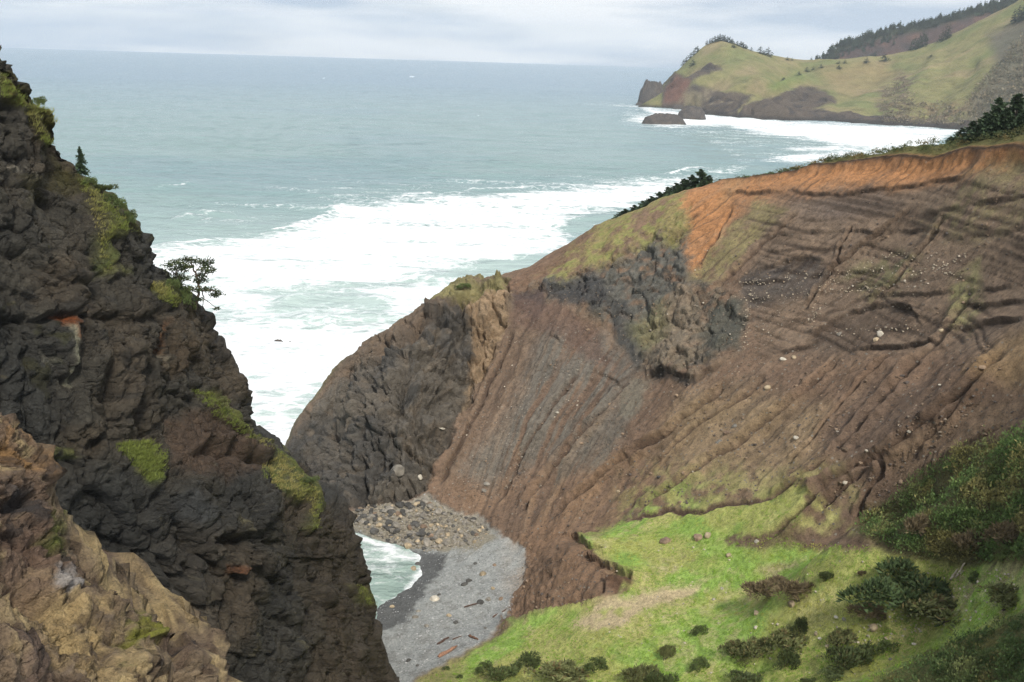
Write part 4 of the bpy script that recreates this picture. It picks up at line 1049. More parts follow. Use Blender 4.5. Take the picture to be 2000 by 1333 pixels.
Cf = lay(Cf, Rf([(1720, 175), (1760, 140), (1790, 160), (1770, 215), (1850, 215), (1860, 245), (1700, 240)], 10) * sst(n2_, -.5, .3), S(98, 80, 66), .8)
Cf = lay(Cf, Rf([(1790, 200), (1880, 195), (1900, 225), (1830, 225)], 10) * sst(n2_, -.4, .4), S(128, 96, 74), .7)
Cf = lay(Cf, Rf([(1930, 70), (2010, 30), (2200, 0), (2200, 300), (1880, 260), (1900, 200), (1950, 140)], 16), S(92, 86, 74), .85)
Cf = lay(Cf, crg, S(84, 72, 64), .95)
Cf = lay(Cf, crg * sst(n2_, 0, .5), S(62, 56, 54), .8)
Cf = lay(Cf, Rf([(1295, 205), (1300, 168), (1325, 145), (1345, 160), (1335, 205)], 5), S(106, 70, 56), .8)
Cf = lay(Cf, cl2 * sst(-n2_, .1, .5), S(128, 116, 92), .7)
Cf = lay(Cf, Rf([(1335, 190), (1350, 178), (1375, 185), (1370, 212), (1340, 212)], 5), S(134, 122, 90), .6)
Cf = lay(Cf, sst(-fV[:, 2], -9, -3), S(46, 42, 40), .85)
Cf = 1.18 * (Cf + (Cf.mean(1)[:, None] - Cf) * .15)
M_FAR = ground_mat('headland turf and rock', 0.05, var=0.35, bump=0.8, dist=4.0, fine=6)
add_bvh('headland', fV, len(frr), len(fa_), 1)
fF = grid_faces(len(frr), len(fa_)); fF = fF[fV[fF, 2].max(1) > -2.5]
a, b_, at_, _ = compact(fV, fF, {'Col': Cf})
link('headland', new_mesh('headland', a, b_, M_FAR, at_), kind='structure')

# the ridge behind, cut by a bare crag
SKY = [(1560, 135), (1605, 117), (1630, 98), (1660, 82), (1700, 70), (1750, 58), (1800, 50), (1830, 40), (1870, 30), (1920, 16), (1975, 2), (2060, -25), (2250, -90)]
ba = np.array([math.atan2(*P(a, b_, 1)[:2]) for a, b_ in SKY]); bz = np.array([P(a, b_, 3300)[2] for a, b_ in SKY])
ga = np.linspace(ba[0], ba[-1], 260); gr_ = np.linspace(2750, 3700, 90)
GR, GA = np.meshgrid(gr_, ga, indexing='ij')
top = np.interp(GA, ba, bz)
Zr = np.where(GR < 3300, top - (3300 - GR) * 0.62, top - (GR - 3300) * 0.5)
bV = np.c_[(GR * np.sin(GA)).ravel(), (GR * np.cos(GA)).ravel(), np.maximum(Zr.ravel(), -30)]
bp3 = bV.astype(np.float32)
bV[:, 2] += 7 * fbm(bp3 * np.array([.02, .008, 0]), 4, off=3, ridged=True) - 3 + 3 * fbm(bp3 * .03, 3)
n2_ = fbm(bp3 * .02, 4, off=3)
bu, bv_ = project(bV)
Cr = np.tile(S(84, 66, 62), (len(bV), 1)); Cr = lay(Cr, sst(n2_, -.1, .5), S(66, 58, 56), .8); Cr = lay(Cr, sst(-n2_, .2, .6), S(104, 78, 66), .7)
Cr = lay(Cr, sst(bV[:, 2] - top.ravel(), -26, -10), S(44, 54, 34), .9)
add_bvh('far_ridge', bV, len(gr_), len(ga), 1)
bF = grid_faces(len(gr_), len(ga)); bF = bF[bV[bF, 2].max(1) > -2]
a, b_, at_, _ = compact(bV, bF, {'Col': Cr})
link('far_ridge', new_mesh('far_ridge', a, b_, M_FAR, at_), kind='structure')
# ------------------------------------------------------------------ plants
rng = np.random.RandomState(11)
def leaf_mat(name, gloss=0.25, trans=0.25):
    m, n, l, b = material(name)
    at = n.new('ShaderNodeAttribute'); at.attribute_name = 'Col'
    oi = n.new('ShaderNodeObjectInfo')
    hs = n.new('ShaderNodeHueSaturation')
    mr = n.new('ShaderNodeMapRange'); mr.inputs['To Min'].default_value = 0.8; mr.inputs['To Max'].default_value = 1.2
    l.new(oi.outputs['Random'], mr.inputs['Value']); l.new(mr.outputs['Result'], hs.inputs['Value'])
    l.new(at.outputs['Color'], hs.inputs['Color']); l.new(hs.outputs['Color'], b.inputs['Base Color'])
    b.inputs['Roughness'].default_value = 0.7; b.inputs['Specular IOR Level'].default_value = gloss
    tr = n.new('ShaderNodeBsdfTranslucent'); l.new(hs.outputs['Color'], tr.inputs['Color'])
    ms = n.new('ShaderNodeMixShader'); ms.inputs['Fac'].default_value = trans
    l.new(b.outputs['BSDF'], ms.inputs[1]); l.new(tr.outputs['BSDF'], ms.inputs[2])
    l.new(ms.outputs['Shader'], n['Material Output'].inputs['Surface'])
    return m
M_LEAF = leaf_mat('shrub leaves')
M_NEED = leaf_mat('conifer needles', 0.2, 0.15)
M_BLADE = leaf_mat('grass blades', 0.1, 0.3)
def plain_mat(name, c, var=0.35, scale=6.0, rough=0.9, bump=0.4, dist=0.03):
    m, n, l, b = material(name)
    tcx = n.new('ShaderNodeTexCoord'); t = n.new('ShaderNodeTexNoise'); t.inputs['Scale'].default_value = scale; t.inputs['Detail'].default_value = 7
    l.new(tcx.outputs['Object'], t.inputs['Vector'])
    oi = n.new('ShaderNodeObjectInfo')
    rp = n.new('ShaderNodeMapRange'); rp.inputs['From Min'].default_value = 0.3; rp.inputs['From Max'].default_value = 0.7; rp.inputs['To Min'].default_value = 1 - var; rp.inputs['To Max'].default_value = 1 + var
    l.new(t.outputs['Fac'], rp.inputs['Value'])
    r2_ = n.new('ShaderNodeMapRange'); r2_.inputs['To Min'].default_value = 0.7; r2_.inputs['To Max'].default_value = 1.25
    l.new(oi.outputs['Random'], r2_.inputs['Value'])
    mu = n.new('ShaderNodeMath'); mu.operation = 'MULTIPLY'; l.new(rp.outputs['Result'], mu.inputs[0]); l.new(r2_.outputs['Result'], mu.inputs[1])
    sv_ = n.new('ShaderNodeVectorMath'); sv_.operation = 'SCALE'; sv_.inputs[0].default_value = tuple(c); l.new(mu.outputs[0], sv_.inputs['Scale'])
    l.new(sv_.outputs['Vector'], b.inputs['Base Color'])
    b.inputs['Roughness'].default_value = rough; b.inputs['Specular IOR Level'].default_value = 0.25
    bp = n.new('ShaderNodeBump'); bp.inputs['Strength'].default_value = bump; bp.inputs['Distance'].default_value = dist
    l.new(t.outputs['Fac'], bp.inputs['Height']); l.new(bp.outputs['Normal'], b.inputs['Normal'])
    return m
M_BARK = plain_mat('bark', S(86, 74, 64), scale=9)

def sprigs(pos, axis, length, width, colr, rs):
    """flat pointed sprigs: quads along axis, rolled at random; returns verts, faces, colours"""
    n = len(pos)
    axis = axis / (np.linalg.norm(axis, axis=1)[:, None] + 1e-9)
    r = rs.normal(size=(n, 3)); side = np.cross(axis, r); side /= np.linalg.norm(side, axis=1)[:, None] + 1e-9
    L = np.broadcast_to(length, (n,))[:, None]; W = np.broadcast_to(width, (n,))[:, None]
    a = pos; b = pos + axis * L * .5 + side * W * .5; c = pos + axis * L; d = pos + axis * L * .5 - side * W * .5
    Vv = np.stack([a, b, c, d], 1).reshape(-1, 3)
    Ff = np.arange(4 * n).reshape(n, 4)
    return Vv, Ff, np.repeat(colr, 4, axis=0)

def tube(pts, rad, k=5):
    pts = np.array(pts, float); n = len(pts); rad = np.broadcast_to(rad, (n,))
    Vv = []
    for i in range(n):
        t = pts[min(i + 1, n - 1)] - pts[max(i - 1, 0)]; t /= np.linalg.norm(t) + 1e-9
        a = np.cross(t, [0.3, 0.9, 0.2]); a /= np.linalg.norm(a) + 1e-9; b = np.cross(t, a)
        for j in range(k):
            th_ = 2 * math.pi * j / k; Vv.append(pts[i] + rad[i] * (a * math.cos(th_) + b * math.sin(th_)))
    Ff = [[i * k + j, i * k + (j + 1) % k, (i + 1) * k + (j + 1) % k, (i + 1) * k + j] for i in range(n - 1) for j in range(k)]
    return np.array(Vv), np.array(Ff)

def joined(parts):
    Vv, Ff, Cc, o = [], [], [], 0
    for q in parts:
        Vv.append(q[0]); Ff.append(q[1] + o); o += len(q[0])
        if len(q) > 2: Cc.append(q[2])
    return np.concatenate(Vv), np.concatenate(Ff), (np.concatenate(Cc) if Cc else None)

def tint(n, base, rs, spread=0.35, warm=None, wfrac=0.12):
    c = np.asarray(base)[None] * (1 + spread * rs.uniform(-1, 1, (n, 1)))
    if warm is not None:
        m = rs.rand(n) < wfrac; c[m] = np.asarray(warm)[None] * (1 + 0.3 * rs.uniform(-1, 1, (m.sum(), 1)))
    return c

def shrub_mesh(seed, n=1500, lobes=6, flat=0.7, lean=0.35, base=None, warm=None, leaf=0.085, twiggy=0.0):
    """unit shrub: about 1 wide and 'flat' high, lobed, swept by the wind towards +x"""
    rs = np.random.RandomState(seed)
    base = S(58, 68, 36) if base is None else base
    cs = np.c_[rs.uniform(-.4, .4, lobes), rs.uniform(-.38, .38, lobes), rs.uniform(.1, .4, lobes)]
    rad = rs.uniform(.10, .22, lobes)
    cs[:, 2] *= 1.1 - 1.2 * np.hypot(cs[:, 0], cs[:, 1])
    k = rs.randint(0, lobes, n)
    d = rs.normal(size=(n, 3)); d /= np.linalg.norm(d, axis=1)[:, None]; d[:, 2] = np.abs(d[:, 2]) * 1.0 - 0.15
    rr_ = rad[k] * (0.62 + 0.45 * rs.rand(n) ** .6)
    pos = cs[k] + d * rr_[:, None]
    pos += 0.035 * np.stack([fbm(pos * 7, 2, off=seed + q) for q in (1, 2, 3)], 1)
    pos[:, 2] = np.maximum(pos[:, 2], 0.0) * flat / 0.6
    ax = d + np.array([lean * 1.3, 0, 0.55]) + 0.5 * rs.normal(size=(n, 3))
    pos[:, 0] += lean * pos[:, 2]
    lobe_c = tint(lobes, base, rs, .18)[k]
    q1 = sprigs(pos, ax, leaf * rs.uniform(.7, 1.6, n), leaf * (0.42 - .25 * twiggy) * rs.uniform(.7, 1.3, n), lobe_c * tint(n, [1, 1, 1], rs, .32), rs)
    if warm is not None:
        m = np.repeat(rs.rand(n) < .12, 4); q1[2][m] = np.asarray(warm)
    me = new_mesh('foliage', q1[0], q1[1], M_LEAF, {'Col': q1[2]}, smooth=False)
    tb = []
    for j in range(5):
        c = cs[j % lobes].copy(); c[2] *= flat / .6; c[0] += lean * c[2]
        tb.append(tube([[rs.uniform(-.04, .04), rs.uniform(-.04, .04), -.06], c * np.array([.45, .45, .5]), c], [.022, .016, .008], 4))
    Vt, Ft, _ = joined(tb)
    return me, new_mesh('stem', Vt, Ft, M_BARK)

def conifer_mesh(seed, levels=15, per=6, width=0.22, sweep=0.0, base=None, low=0.1, ragged=0.3, sp=8, lw=0.6):
    """unit conifer, 1 high"""
    rs = np.random.RandomState(seed)
    base = S(66, 82, 58) if base is None else base
    parts = []
    for i in range(levels):
        t = i / (levels - 1); z = low + (0.97 - low) * t
        R = width * (1 - t) ** 0.8 + 0.012
        for j in range(max(3, int(per * (1 - .45 * t)))):
            ph = rs.uniform(0, 2 * math.pi); Lb = R * rs.uniform(1 - ragged, 1 + ragged)
            dv = np.array([math.cos(ph) + sweep, math.sin(ph), rs.uniform(-.25, .35) * (1 - t) + .5 * t])
            dv /= np.linalg.norm(dv)
            q = np.linspace(.12, 1, sp)[:, None]
            pos = np.array([0, 0, z + rs.uniform(-.02, .02)]) + dv * q * Lb + np.array([0, 0, -.25 * Lb]) * q ** 2
            ax = dv[None] * 0.9 + rs.normal(size=(sp, 3)) * .55 + np.array([0, 0, .1])
            ln = (0.04 + .16 * R) * rs.uniform(.7, 1.5, sp) + .5 * Lb / sp
            parts.append(sprigs(pos, ax, ln, ln * lw, tint(sp, base, rs, .35) * rs.uniform(.8, 1.2), rs))
    parts.append(sprigs(np.tile([0, 0, .95], (5, 1)) + rs.normal(size=(5, 3)) * .006, np.array([[0, 0, 1.]] * 5) + rs.normal(size=(5, 3)) * .3, .06, .022, tint(5, base, rs), rs))
    a, b_, c_ = joined(parts)
    vt, ft = tube([[0, 0, -.05], [0.004, 0, .3], [0, .004, .65], [0, 0, .97]], [.022, .017, .01, .003], 6)
    return new_mesh('crown', a, b_, M_NEED, {'Col': c_}, smooth=False), new_mesh('trunk', vt, ft, M_BARK)

def place(name, parts, loc, scale, rotz, label, category, group=None, tilt=(0, 0)):
    e = bpy.data.objects.new(name, None); col.objects.link(e)
    e.empty_display_size = 0.2
    e.location = loc; e.scale = scale if hasattr(scale, '__len__') else (scale,) * 3
    e.rotation_euler = (tilt[0], tilt[1], rotz)
    e['label'] = label; e['category'] = category
    if group: e['group'] = group
    for nm, me in parts:
        o = bpy.data.objects.new(nm, me); col.objects.link(o); o.parent = e
    return e

DK, OL, DRY, GR_ = S(94, 106, 66), S(116, 120, 78), S(142, 122, 98), S(98, 112, 68)
SHR = [shrub_mesh(21 + k, 1900, 12, .62, .5, base=b_, warm=w_) for k, (b_, w_) in enumerate([(DK, S(96, 92, 58)), (OL, S(116, 104, 70)), (DK, S(84, 88, 50)), (OL, S(104, 98, 60))])]
SHR_UP = [shrub_mesh(41 + k, 1600, 9, .8, .2, base=GR_, warm=S(96, 98, 56)) for k in range(2)]
SHR_DRY = [shrub_mesh(51 + k, 1900, 7, .6, .25, base=S(126, 112, 86), leaf=.11, twiggy=.7) for k in range(2)]
SHR_BIG = shrub_mesh(61, 5200, 16, .55, .18, base=S(88, 106, 68), warm=S(104, 106, 66), leaf=.055)
CON = [conifer_mesh(71 + k, 22, 10, w_, sw_, ragged=.45, low=.04, sp=9) for k, (w_, sw_) in enumerate([(.27, .15), (.33, .25), (.30, .4), (.24, .1)])]
FARC = [conifer_mesh(81 + k, 9, 7, w_, 0, sp=3, low=.04, base=S(50, 62, 48), lw=.9) for k, w_ in enumerate([.22, .28, .18, .34])]

def at_px(px, py, keys=('land',)):
    h_ = hit(px, py, keys)
    return h_
WIND = 0.0
def shrub(px, py, w, h, kind, label, tiltz=None, group='wind-bent shrubs on the grass terrace', category='shrub', name='shrub', sink=.03):
    """a shrub whose foot stands at this pixel of the photograph, w and h in photo pixels"""
    q = at_px(px, py)
    if q is None: return
    loc, nrm, dd = q
    m_ = dd / F
    fl = {'lean': .62, 'up': .8, 'dry': .6, 'big': .55}[kind]
    src = {'lean': SHR, 'up': SHR_UP, 'dry': SHR_DRY, 'big': [SHR_BIG]}[kind]
    p_ = src[rng.randint(len(src))]
    sx = w * m_ * 1.12; sz = h * m_ / fl * 1.1
    place(name, [('foliage', p_[0]), ('stem', p_[1])], (loc.x, loc.y, loc.z - sink * sz), (sx, sx * rng.uniform(.7, .95), sz), rng.uniform(-.35, .35) if tiltz is None else tiltz, label, category, group)

TS = [(1772, 1172, 185, 84, 'big', 'large dark green bush spreading over the right side of the grass terrace'),
      (1505, 1164, 78, 34, 'dry', 'left lobe of the dry brown bush lying across the green grass'), (1562, 1174, 74, 40, 'dry', 'right lobe of the dry brown bush, beside a pale rock'),
      (1614, 1134, 26, 24, 'lean', 'small dark bush on green grass, up from the dry brown bush'), (1684, 1126, 14, 12, 'dry', 'tiny brown tuft of a bush left of the large dark bush'),
      (1696, 1200, 62, 30, 'dry', 'low brown bush at the lower left foot of the large dark bush'), (1840, 1216, 118, 52, 'lean', 'wide low dark green bush below the large dark bush'),
      (1776, 1200, 70, 26, 'lean', 'flat green bush squeezed directly under the large dark bush'), (1900, 1136, 24, 24, 'up', 'small round green bush right of the pale dead branches'),
      (1962, 1186, 96, 42, 'lean', 'dark bush on stony ground at the right edge of the picture'), (1362, 1240, 27, 26, 'up', 'small round bush alone in the middle of the grass'),
      (1296, 1290, 27, 34, 'lean', 'narrow bush bent to the right, between two round bushes low on the grass'), (1362, 1308, 34, 32, 'up', 'dark round bush near the bottom, right of the narrow bent bush'),
      (1432, 1284, 50, 36, 'lean', 'leftmost bush of the long windswept row on the grass'), (1478, 1284, 56, 38, 'lean', 'second bush of the long windswept row on the grass'),
      (1536, 1272, 74, 48, 'lean', 'tallest bush at the right end of the long windswept row'), (1534, 1304, 42, 42, 'lean', 'bush standing just below the right end of the windswept row'),
      (1560, 1232, 24, 30, 'lean', 'slim bent bush behind the pale rock above the windswept row'), (1640, 1266, 52, 40, 'lean', 'upper of two dark bushes right of the windswept row'),
      (1658, 1304, 66, 52, 'lean', 'lower and larger of two dark bushes right of the windswept row'), (1728, 1272, 38, 26, 'up', 'small spiky dark bush near the lower right scrub'),
      (1236, 1342, 62, 40, 'lean', 'dark bush cut by the bottom edge, left of centre on the grass'), (1286, 1340, 46, 36, 'lean', 'dark bush at the bottom edge beside another of its size'),
      (1456, 1338, 56, 28, 'lean', 'low bush at the bottom edge below the windswept row'), (1624, 1330, 50, 18, 'lean', 'thin flat bush bent low at the bottom edge'),
      (1576, 1338, 22, 16, 'lean', 'tiny bush at the bottom edge left of the thin flat bush'), (945, 1314, 30, 30, 'up', 'small dark bush nearest the beach on the grass'),
      (1029, 1303, 44, 32, 'lean', 'bush bent to the right, second from the beach'), (981, 1328, 48, 36, 'lean', 'bush at the bottom edge just below the one nearest the beach'),
      (1092, 1338, 114, 40, 'lean', 'wide dark bush along the bottom edge left of the round one'), (1162, 1310, 38, 36, 'up', 'round dark bush standing alone above the wide one at the bottom edge'),
      (871, 1308, 12, 10, 'up', 'tiny bush on the brown edge right above the beach'), (897, 1324, 10, 9, 'up', 'tiny low bush at the bottom left tip of the grass'),
      (1804, 1046, 52, 44, 'dry', 'leftmost pale dry bush within the green scrub'), (1908, 1074, 62, 42, 'dry', 'middle pale dry bush within the green scrub'), (1972, 1062, 68, 52, 'dry', 'pale dry bush within the green scrub nearest the right edge')]
for a in TS: shrub(*a)

# conifers on the shoulder of the ridge and on the right skyline
def ridge_d(px):
    a_ = math.atan2(*P(px, 300, 1)[:2]); return float(np.interp(a_, rx, rd)), a_
def ridge_tree(px, top, behind_m, label, group, wide=1.0, name='conifer_tree'):
    d_, a_ = ridge_d(px); d_ += behind_m
    x_, y_ = d_ * math.sin(a_), d_ * math.cos(a_)
    z_ = drop(x_, y_)
    ht = float(P(px, top, d_)[2]) - z_
    if ht < .4: return
    c = CON[rng.randint(4)]; wide *= 1.35
    place(name, [('crown', c[0]), ('trunk', c[1])], (x_, y_, z_), (ht * wide, ht * wide, ht), rng.uniform(-.5, .5), label, 'tree', group)
G1 = 'conifers on the shoulder of the ridge'
for px, top, bm, wd, lb in [(1372, 331, 7, 1.2, 'tallest dark conifer at the top of the clump on the ridge shoulder'), (1356, 342, 6, 1.2, 'conifer just left of the tallest in the clump on the ridge shoulder'), (1390, 343, 8, 1.2, 'conifer at the upper right end of the ridge shoulder clump'),
                            (1341, 350, 6, 1.3, 'third conifer left of the tallest, in the dense clump on the shoulder'), (1325, 358, 6, 1.3, 'mid-sized conifer in the middle of the ridge shoulder clump'), (1310, 366, 6, 1.4, 'conifer where the ridge shoulder clump starts to thin out'), (1294, 375, 6, 1.5, 'stunted conifer in the tapering row down the shoulder'),
                            (1278, 384, 6, 1.6, 'low conifer in the lower half of the row down the shoulder'), (1262, 393, 6, 1.7, 'squat conifer third from the lower end of the shoulder row'), (1246, 401, 6, 1.8, 'squat conifer second from the lower end of the shoulder row'), (1228, 409, 6, 1.9, 'lowest squat conifer at the seaward end of the shoulder row'),
                            (1347, 352, 10, 1.2, 'conifer half hidden behind the dense clump on the shoulder'), (1332, 362, 3, 1.5, 'bushy conifer in front of the shoulder clump'), (1380, 350, 4, 1.3, 'small conifer in front of the tallest one on the shoulder'), (1411, 350, 4, 1.0, 'tiny lone conifer just right of the shoulder clump')]:
    ridge_tree(px, top, bm, lb, G1, wd)
G2 = 'conifers on the right skyline above the slide'
for px, top, bm, wd, lb in [(1936, 191, 14, 1.1, 'tall pointed conifer, left one of the two highest on the right skyline'), (1972, 183, 16, 1.1, 'tallest conifer on the right skyline near the picture edge'), (1995, 197, 12, 1.1, 'conifer cut by the right edge of the picture on the skyline'), (1914, 220, 12, 1.2, 'mid-height conifer left of the two highest on the right skyline'),
                            (1892, 236, 11, 1.3, 'shorter conifer third from the left end of the right skyline clump'), (1871, 250, 10, 1.4, 'short conifer second from the left end of the right skyline clump'), (1852, 266, 9, 1.6, 'low conifer at the left end of the right skyline clump'), (1953, 212, 9, 1.2, 'conifer standing in front between the two highest on the skyline'), (1925, 228, 7, 1.3, 'bushy conifer in the front row of the right skyline clump'), (1985, 220, 7, 1.3, 'bushy conifer at the picture edge, in the front row of the skyline clump'), (1903, 243, 6, 1.5, 'small bushy conifer low at the front of the right skyline clump'), (2030, 190, 12, 1.2, 'conifer just past the right edge of the skyline clump')]:
    ridge_tree(px, top, bm, lb, G2, wd)
ORD = 'first second third fourth fifth sixth seventh eighth ninth tenth eleventh twelfth thirteenth'.split()
# small round bushes dotted along the crest
for k, (px, bm) in enumerate([(1432, 1), (1443, 1), (1453, 1), (1466, 1), (1477, 1), (1489, 1), (1501, 1.5), (1513, 1), (1526, 1.5), (1540, 1.5), (1554, 1), (1570, 1.5), (1588, 1.5)]):
    d_, a_ = ridge_d(px); d_ += bm
    x_, y_ = d_ * math.sin(a_), d_ * math.cos(a_)
    s_ = rng.uniform(1.1, 1.7)
    sh = SHR_UP[k % 2]
    place('crest_bush', [('foliage', sh[0]), ('stem', sh[1])], (x_, y_, drop(x_, y_) - .1), (s_, s_, s_ * .8), rng.uniform(0, 6), 'small round bush on the crest above the orange scar, %s from the left' % ORD[k], 'shrub', 'small round bushes along the crest')

def leaf_mass(name, pts, size, base, warm, mat, rs, per=14, spread=.5, lift=.35, props=None):
    """a thicket: clumps of sprigs at many points"""
    pts = np.array(pts); pts = pts[fbm(pts * .3, 2, off=51) > -.42]; n = len(pts) * per
    c = np.repeat(pts, per, axis=0)
    d = rs.normal(size=(n, 3)); d[:, 2] = np.abs(d[:, 2]); d /= np.linalg.norm(d, axis=1)[:, None]
    gr2 = fbm(pts * .35, 3, off=6); rad_ = np.repeat(rs.uniform(.5, 1.2, len(pts)) * (.5 + sst(gr2, -.5, .6)), per)[:, None]
    pos = c + d * rad_ * spread * np.array([1, 1, .8])
    pos[:, 2] += lift * (rad_[:, 0] - .5) * rs.rand(n)
    ct = np.repeat(tint(len(pts), [1, 1, 1], rs, .3), per, axis=0)
    n_ = fbm(pos * .12, 3, off=3)
    cl = np.asarray(base)[None] * (1 - sst(n_, 0, .6))[:, None] + np.asarray(warm)[None] * sst(n_, 0, .6)[:, None]
    n3 = fbm(pos * .22, 3, off=13); cl = cl * (1 - .85 * sst(n3, .1, .4))[:, None] + (np.asarray(warm) * np.array([1.35, 1.1, 1.1]))[None] * .85 * sst(n3, .1, .4)[:, None]
    a, b_, c_ = sprigs(pos, d + np.array([.3, 0, .4]) + .4 * rs.normal(size=(n, 3)), size * rs.uniform(.6, 1.5, n), size * .45 * rs.uniform(.6, 1.4, n), cl * ct * tint(n, [1, 1, 1], rs, .25), rs)
    o = link(name, new_mesh(name, a, b_, mat, {'Col': c_}, smooth=False), kind='stuff')
    for k, v_ in (props or {}).items(): o[k] = v_
    return o

def scatter(poly, n, rs, keys=('land',), ok=None):
    a = np.array(poly, float); res = []
    lo, hi = a.min(0), a.max(0)
    c = np.c_[rs.uniform(lo[0], hi[0], n * 3), rs.uniform(lo[1], hi[1], n * 3)]
    c = c[poly_sd(c[:, 0], c[:, 1], poly) > 0][:n]
    for x_, y_ in c:
        h_ = hit(x_, y_, keys)
        if h_ is not None: res.append((h_[0].x, h_[0].y, h_[0].z))
    return res
rs5 = np.random.RandomState(5)
leaf_mass('scrub', scatter([(1680, 1045), (1700, 1005), (1760, 978), (1810, 930), (1880, 885), (2010, 850), (2060, 850), (2060, 1100), (1900, 1098), (1840, 1092), (1770, 1082)], 1900, rs5), .34, S(96, 118, 66), S(128, 132, 84), M_LEAF, rs5, 20, .9, 1.3, dict(label='dense dark green scrub on the slope at the right edge', category='scrub'))
leaf_mass('scrub', scatter([(1715, 1345), (1810, 1292), (1920, 1242), (2010, 1203), (2090, 1170), (2120, 1420), (1690, 1420)], 1500, rs5), .26, S(88, 108, 62), S(116, 120, 76), M_LEAF, rs5, 22, .75, 1.1, dict(label='thick dark green scrub filling the bottom right corner', category='scrub'))
pts = []
for k in range(900):
    px = rs5.uniform(1330, 2120); d_, a_ = ridge_d(px); d_ += rs5.uniform(0.2, 3 + 7 * max(0, (px - 1500) / 500))
    x_, y_ = d_ * math.sin(a_), d_ * math.cos(a_); pts.append((x_, y_, drop(x_, y_) + rs5.uniform(0, .3 + .5 * max(0, (px - 1600) / 400))))
leaf_mass('scrub', pts, .28, S(80, 88, 54), S(106, 100, 64), M_LEAF, rs5, 16, .5, .6, dict(label='strip of low dark scrub along the crest above the slide', category='scrub'))
pts = []
for k in range(420):
    px = rs5.uniform(1165, 1350); d_, a_ = ridge_d(px); d_ += rs5.uniform(1.5, 8)
    x_, y_ = d_ * math.sin(a_), d_ * math.cos(a_); pts.append((x_, y_, drop(x_, y_)))
leaf_mass('scrub', pts, .28, S(76, 88, 54), S(112, 106, 68), M_LEAF, rs5, 14, .6, .7, dict(label='low scrub on the seaward edge of the ridge shoulder', category='scrub'))
# tufts of grass on the terrace
def tufts(name, pts, hgt, base, warm, rs, per=5, wind=.5, props=None, wf=.3):
    pts = np.array(pts); n = len(pts) * per
    pos = np.repeat(pts, per, axis=0) + rs.normal(size=(n, 3)) * np.array([.12, .12, 0]) * hgt / .25
    ax = np.array([wind, 0, 1.0]) + .45 * rs.normal(size=(n, 3)); ax[:, 2] = np.abs(ax[:, 2])
    nn = fbm(pos * .13, 4, off=70); w_ = sst(-nn, -.2, .5)[:, None]
    cl = np.asarray(base)[None] * (1 - w_) + np.asarray(warm)[None] * w_
    a, b_, c_ = sprigs(pos, ax, hgt * rs.uniform(.6, 1.5, n), hgt * wf * rs.uniform(.6, 1.3, n), cl * tint(n, [1, 1, 1], rs, .25), rs)
    o = link(name, new_mesh(name, a, b_, M_BLADE, {'Col': c_}, smooth=False), kind='stuff')
    for k, v_ in (props or {}).items(): o[k] = v_
GT = scatter([(1150, 1062), (1240, 1022), (1430, 992), (1540, 975), (1560, 1010), (1540, 1060), (1690, 1068), (1760, 1090), (1880, 1110), (1990, 1120), (1990, 1200), (1800, 1290), (1700, 1340), (810, 1340), (930, 1275), (1000, 1226), (1100, 1196), (1195, 1180), (1245, 1135), (1200, 1095)], 9000, rs5)
GT = [q for q in GT if not (lambda a, b_: poly_sd(a, b_, TAN)[0] > 2)(*project(np.array([q])))]
tufts('grass', GT, .24, S(142, 174, 66), S(182, 182, 98), rs5, 5, .5, dict(label='short wind-combed green grass covering the terrace', category='grass'))
# turf on the cliff ledges
pts = []
for k, n_ in (('long', 700), ('mid', 330), ('top', 160), ('upper', 80), ('shoulder', 200), ('tuft', 120), ('low', 50), ('lower', 50)):
    pts += scatter(GP[k], n_, rs5, ('cliff',))
tufts('grass', pts, .34, S(128, 138, 72), S(168, 158, 102), rs5, 13, .5, dict(label='tufts of yellow green grass on the ledges of the dark cliff', category='grass'), .13)
# ------------------------------------------------------------------ stones
def rock_mesh(seed, sub=2, flat=.75, mat=None, chunk=.55):
    import bmesh
    bm = bmesh.new(); bmesh.ops.create_icosphere(bm, subdivisions=sub, radius=.5)
    co = np.array([q.co[:] for q in bm.verts]); rs = np.random.RandomState(seed)
    for _ in range(9):                      # knock faces off
        d = rs.normal(size=3); d /= np.linalg.norm(d); lim = rs.uniform(.28, .44)
        h_ = co @ d; co -= np.where(h_ > lim, (h_ - lim) * .9, 0)[:, None] * d
    co *= (1 + .10 * fbm(co * 3.5, 3, off=seed))[:, None]
    co[:, 2] *= flat; co[:, 0] *= rs.uniform(.85, 1.15); co[:, 1] *= rs.uniform(.75, 1.0)
    for q, c in zip(bm.verts, co): q.co = c
    me = bpy.data.meshes.new('boulder'); bm.to_mesh(me); bm.free()
    me.materials.append(mat)
    return me
RM = {'grey': plain_mat('grey stone', S(128, 122, 112), .4, 3, .85, .8, .1), 'dark': plain_mat('dark stone', S(84, 82, 78), .4, 3, .8, .8, .1), 'tan': plain_mat('tan stone', S(164, 148, 122), .35, 3, .9, .8, .1),
      'pale': plain_mat('pale stone', S(184, 176, 160), .3, 3, .9, .6, .1), 'brown': plain_mat('brown stone', S(132, 112, 94), .4, 3, .9, .8, .1)}
RK = {k: [rock_mesh(101 + 7 * i + j, 2, rng.uniform(.6, .85), RM[k]) for j in range(4)] for i, k in enumerate(RM)}
